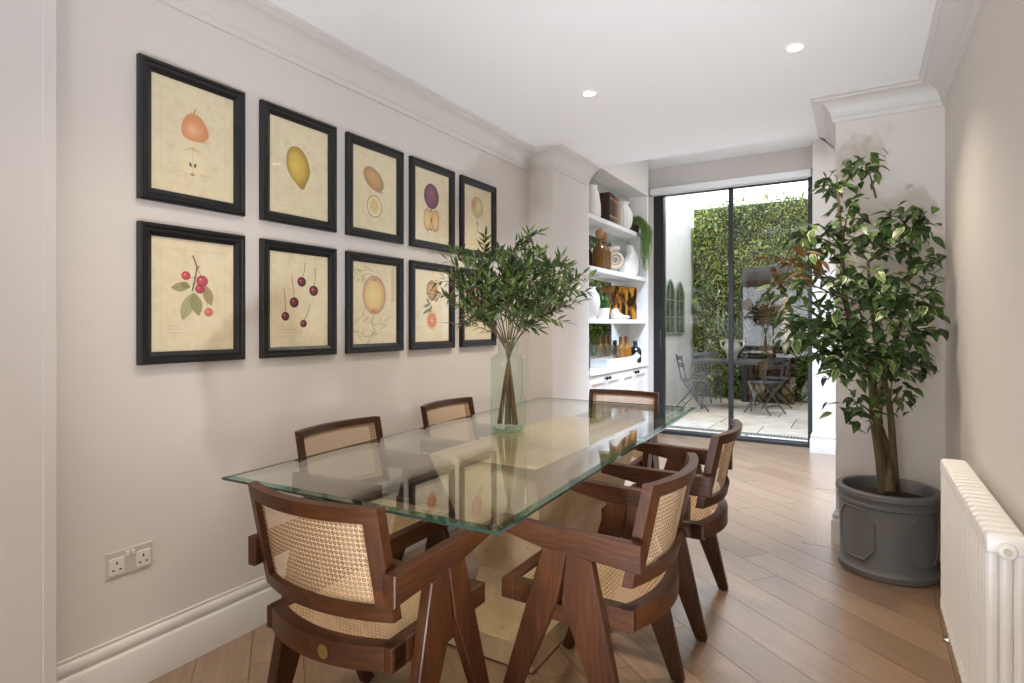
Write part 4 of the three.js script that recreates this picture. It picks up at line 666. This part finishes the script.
  for (const [d, label] of [[5.52, 'nearer whisky bottle with a copper neck on the tray'], [5.68, 'farther whisky bottle with a copper neck on the tray']]) { const v = put('spirit_bottle', label, 'bottle', bx, s4 + 0.0085, d, 0, 'copper-necked spirit bottles'); mesh('glass', lathe([[0, 0], [0.05, 0], [0.052, 0.01], [0.052, 0.14], [0.042, 0.175], [0.018, 0.2], [0.016, 0.24]], 22), whisky, v); mesh('neck_foil', lathe([[0.019, 0.21], [0.019, 0.275], [0, 0.277]], 18), std({ color: '#8a4a2a', metalness: 0.4, roughness: 0.4 }), v); }
  { const v = put('dark_bottle', 'squat black bottle with a pale diamond label beside the tray', 'bottle', bx + 0.015, s4, 5.91); mesh('glass', lathe([[0, 0], [0.06, 0], [0.064, 0.01], [0.064, 0.13], [0.05, 0.16], [0.024, 0.175], [0.022, 0.2]], 24), phy({ color: '#16181a', roughness: 0.12 }), v); mesh('cap', lathe([[0.024, 0.195], [0.024, 0.235], [0, 0.236]], 18), blackLacquer, v); mesh('label', new THREE.PlaneGeometry(0.062, 0.062).rotateZ(Math.PI / 4).rotateY(0.55).translate(0.036, 0.075, 0.056), std({ color: '#cfc4b4', roughness: 0.8, side: THREE.DoubleSide }), v); }
}

// ---------------------------------------------------------------- garden
{
  // foliage wall: leaves of several plants, too many to count
  const kinds = [leafGeo(0.045, 0.03, 0.25, 0.01, 2), leafGeo(0.13, 0.03, 0.2, 0.04, 3), leafGeo(0.07, 0.05, 0.3, 0.02, 2)];
  const cols = [['#46682e', '#688c34', '#98ae42', '#b7c24c', '#cfd060', '#587a32'], ['#86a845', '#648c3c', '#a6bf5a'], ['#6b8a42', '#a9bd8a', '#8aa448', '#c9d3b0']];
  const cover = (name, label, place, n, area) => {
    const root = new THREE.Group(); root.name = name; scene.add(root); tag(root, label, 'foliage', null, 'stuff');
    kinds.forEach((g, k) => {
      const cnt = Math.round(n * [0.87, 0.05, 0.08][k]), im = new THREE.InstancedMesh(g, phy({ color: '#ffffff', roughness: 0.55, transmission: 0.15, thickness: 0, side: THREE.DoubleSide }), cnt); im.name = ['small_leaves', 'fern_fronds', 'broad_leaves'][k]; im.castShadow = im.receiveShadow = true;
      const M = new THREE.Matrix4(), Q = new THREE.Quaternion(), c = new THREE.Color(); let cx = 0, cy = 0;
      for (let i = 0; i < cnt; i++) {
        if (k === 0 || i % 9 === 0) { cx = rnd(); cy = rnd(); }
        const u = k ? Math.min(1, Math.max(0, cx + rr(-0.03, 0.03))) : cx, v = k ? Math.min(1, Math.max(0, cy + rr(-0.025, 0.025))) : cy;
        const patch = fbm(u * area * 1.3, v * 4, 5.5 + k, 2), { p, turn } = place(u, v, rr(0, 0.14) * (k ? 1.15 : 1) + Math.max(0, patch) * 0.25);
        Q.setFromEuler(new THREE.Euler(rr(-0.3, 1.1), turn + rr(-1.3, 1.3), rr(-0.7, 0.7), 'YXZ')); const s = rr(0.7, 1.3); M.compose(p, Q, V(s, s, s)); im.setMatrixAt(i, M);
        const list = cols[k], ci = Math.floor((patch + 0.5 + rr(-0.3, 0.3)) * list.length); im.setColorAt(i, c.set(list[Math.min(list.length - 1, Math.max(0, ci))]));
      }
      root.add(im);
    });
  };
  const hEnd = (u) => 3.38 + 0.28 * u;
  cover('green_wall_end', 'dense living wall of mixed green foliage at the end of the garden', (u, v, o) => { let x = -2.58 + 2.98 * u, y = v * hEnd(u); return { p: P(x, y, 10.74 - o), turn: 0 }; }, 24000, 3);
  cover('green_wall_right', 'dense living wall of foliage on the right side of the garden', (u, v, o) => ({ p: P(0.41 - o, v * 3.4, 6.9 + 3.8 * u), turn: -Math.PI / 2 }), 12000, 4);
}
{
  const t = thing('garden_mirror', 'large panelled mirror in a grey frame on the end wall of the garden', 'mirror', [0, 0, 0]);
  const fm = std({ color: '#3a4046', roughness: 0.5 }), mm = std({ color: '#665440', metalness: 1, roughness: 0.06 });
  mesh('mirror_frame', rbox(-1.69, -1.6, PY, 2.2, 10.2, 10.3, 0.004), fm, t); mesh('mirror_frame', rbox(-1.6, -0.9, 2.13, 2.2, 10.2, 10.3, 0.004), fm, t);
  mesh('backing', rbox(-1.6, -0.9, PY, 2.13, 10.27, 10.3), fm, t);
  for (let i = 0; i < 2; i++) for (let j = 0; j < 3; j++) mesh('mirror_panel', rbox(-1.598 + i * 0.35, -1.254 + i * 0.35, PY + 0.01 + j * 0.72, PY + 0.72 + j * 0.72, 10.26, 10.27), mm, t);
  for (const [d, label] of [[9.15, 'arched garden mirror nearer the house'], [9.72, 'arched garden mirror nearer the living wall']]) {
    const a = thing('arched_mirror', label, 'mirror', [-2.599, 1.1, d], 0, 'pointed arch mirrors on the garden wall');
    const arch = (w, h) => { const s = new THREE.Shape(); s.moveTo(-w, 0); s.lineTo(w, 0); s.lineTo(w, h * 0.66); s.quadraticCurveTo(w, h * 0.92, 0, h); s.quadraticCurveTo(-w, h * 0.92, -w, h * 0.66); s.closePath(); return s; };
    const outer = arch(0.265, 0.88), hole = arch(0.235, 0.82); const h2 = new THREE.Path(hole.getPoints(10).map((p) => new THREE.Vector2(p.x, p.y + 0.03))); outer.holes.push(h2);
    mesh('arch_frame', new THREE.ExtrudeGeometry(outer, { depth: 0.03, bevelEnabled: false }).rotateY(Math.PI / 2), std({ color: '#8b9a86', roughness: 0.7 }), a);
    mesh('glass', new THREE.ExtrudeGeometry(arch(0.24, 0.83), { depth: 0.008, bevelEnabled: false }).translate(0, 0.025, 0.004).rotateY(Math.PI / 2), std({ color: '#aab8a4', metalness: 1, roughness: 0.12 }), a);
    mesh('glazing_bar', box(0.012, 0.8, 0.012, 0.018, 0.42, 0), std({ color: '#8b9a86', roughness: 0.7 }), a); for (const y of [0.28, 0.55]) mesh('glazing_bar', box(0.012, 0.012, 0.46, 0.018, y, 0), std({ color: '#8b9a86', roughness: 0.7 }), a);
  }
}
{
  const metal = std({ color: '#5d6066', roughness: 0.5, metalness: 0.2 });
  const c0 = thing('bistro_chair', 'x', 'garden chair', [0, 0, 0], 0, 'folding bistro chairs on the patio');   // faces +z
  for (const s of [-1, 1]) {
    mesh('leg', merge(rodGeo(V(s * 0.19, 0.008, 0.2), V(s * 0.19, 0.45, -0.12), 0.011), rodGeo(V(s * 0.19, 0.45, -0.12), V(s * 0.19, 0.83, -0.2), 0.011)), metal, c0);
    mesh('leg', rodGeo(V(s * 0.165, 0.008, -0.22), V(s * 0.165, 0.45, 0.17), 0.011), metal, c0);
  }
  for (let i = 0; i < 7; i++) mesh('seat_slat', box(0.38, 0.01, 0.042, 0, 0.455, -0.15 + i * 0.052, 0.003), metal, c0);
  for (const [y, z] of [[0.78, -0.187], [0.68, -0.166]]) mesh('back_slat', box(0.40, 0.06, 0.01, 0, y, z + 0.006, 0.003), metal, c0);
  mesh('stretcher', rodGeo(V(-0.19, 0.12, 0.12), V(0.19, 0.12, 0.12), 0.006), metal, c0); mesh('stretcher', rodGeo(V(-0.165, 0.12, -0.12), V(0.165, 0.12, -0.12), 0.006), metal, c0);
  [[-2.16, 8.83, Math.PI / 2 + 0.45, 'folding bistro chair beside the white garden wall'], [-2.2, 10.02, 0.35, 'folding bistro chair behind the garden table'], [-1.18, 9.05, -Math.PI / 2 - 0.5, 'folding bistro chair to the right of the garden table'], [-1.15, 9.85, -Math.PI / 2 + 0.3, 'folding bistro chair tucked between the table and the garden mirror']].forEach(([x, d, a, label], i) => { const c = i ? copyOf(c0, label) : c0; c.userData.label = label; c.position.set(x, PY, -d); c.rotation.set(0, a, 0); });
  const t = thing('bistro_table', 'grey folding garden table with the white urn on it', 'garden table', [-1.74, PY, 9.45]);
  for (let i = 0; i < 9; i++) mesh('top_slat', box(0.92, 0.018, 0.07, 0, 0.735, -0.3 + i * 0.075, 0.003), metal, t);
  for (const z of [-0.33, 0.33]) mesh('apron', box(0.92, 0.045, 0.015, 0, 0.715, z, 0.003), metal, t);
  for (const s of [-1, 1]) { mesh('leg', rodGeo(V(s * 0.36, 0.01, 0.3), V(s * 0.36, 0.72, -0.28), 0.012), metal, t); mesh('leg', rodGeo(V(s * 0.335, 0.01, -0.3), V(s * 0.335, 0.72, 0.28), 0.012), metal, t); }
  const u = thing('garden_urn', 'white two-handled urn on the garden table', 'urn', [-1.70, PY + 0.7445, 9.45]); u.scale.setScalar(0.86); const w = std({ color: '#e3e0da', roughness: 0.6 });
  mesh('body', lathe([[0, 0], [0.08, 0], [0.085, 0.02], [0.075, 0.04], [0.13, 0.16], [0.145, 0.23], [0.12, 0.29], [0.105, 0.31], [0.135, 0.345], [0.14, 0.36], [0.12, 0.355], [0.1, 0.31]], 32), w, u);
  for (const s of [-1, 1]) mesh('handle', tube([V(s * 0.115, 0.335, 0), V(s * 0.19, 0.33, 0), V(s * 0.19, 0.25, 0), V(s * 0.135, 0.19, 0)], 0.014, 16, 8), w, u);
  const sh = thing('urn_shrub', 'grey-green shrub growing in the white urn', 'shrub', [-1.70, PY + 1.01, 9.45]); const g0 = clean(leafGeo(0.07, 0.018, 0.2, 0.008, 2)), a = [], b = [], M = new THREE.Matrix4(), Q = new THREE.Quaternion();
  for (let i = 0; i < 420; i++) { const th = rr(0, 6.28), r = 0.27 * Math.sqrt(rnd()), y = rr(0.02, 0.42) * (1 - r * 1.2); Q.setFromEuler(new THREE.Euler(rr(-1.4, 0.3), rr(0, 6.28), 0, 'YXZ')); M.compose(V(Math.cos(th) * r, y + 0.05, Math.sin(th) * r), Q, V(1, 1, 1)); (i % 2 ? a : b).push(g0.clone().applyMatrix4(M)); }
  tag(mesh('leaves', merge(a), std({ color: '#7f9379', roughness: 0.7, side: THREE.DoubleSide }), sh), null, null, null, 'stuff'); tag(mesh('leaves', merge(b), std({ color: '#5f7852', roughness: 0.7, side: THREE.DoubleSide }), sh), null, null, null, 'stuff');
  for (let i = 0; i < 7; i++) { const th = i * 0.9; mesh('stem', taperTube([V(0, 0, 0), V(Math.cos(th) * 0.06, 0.15, Math.sin(th) * 0.06), V(Math.cos(th) * 0.18, 0.36, Math.sin(th) * 0.18)], 0.005, 0.002, 6, 5), std({ color: '#6a5a44', roughness: 0.9 }), sh); }
}

renderer.render(scene, camera);
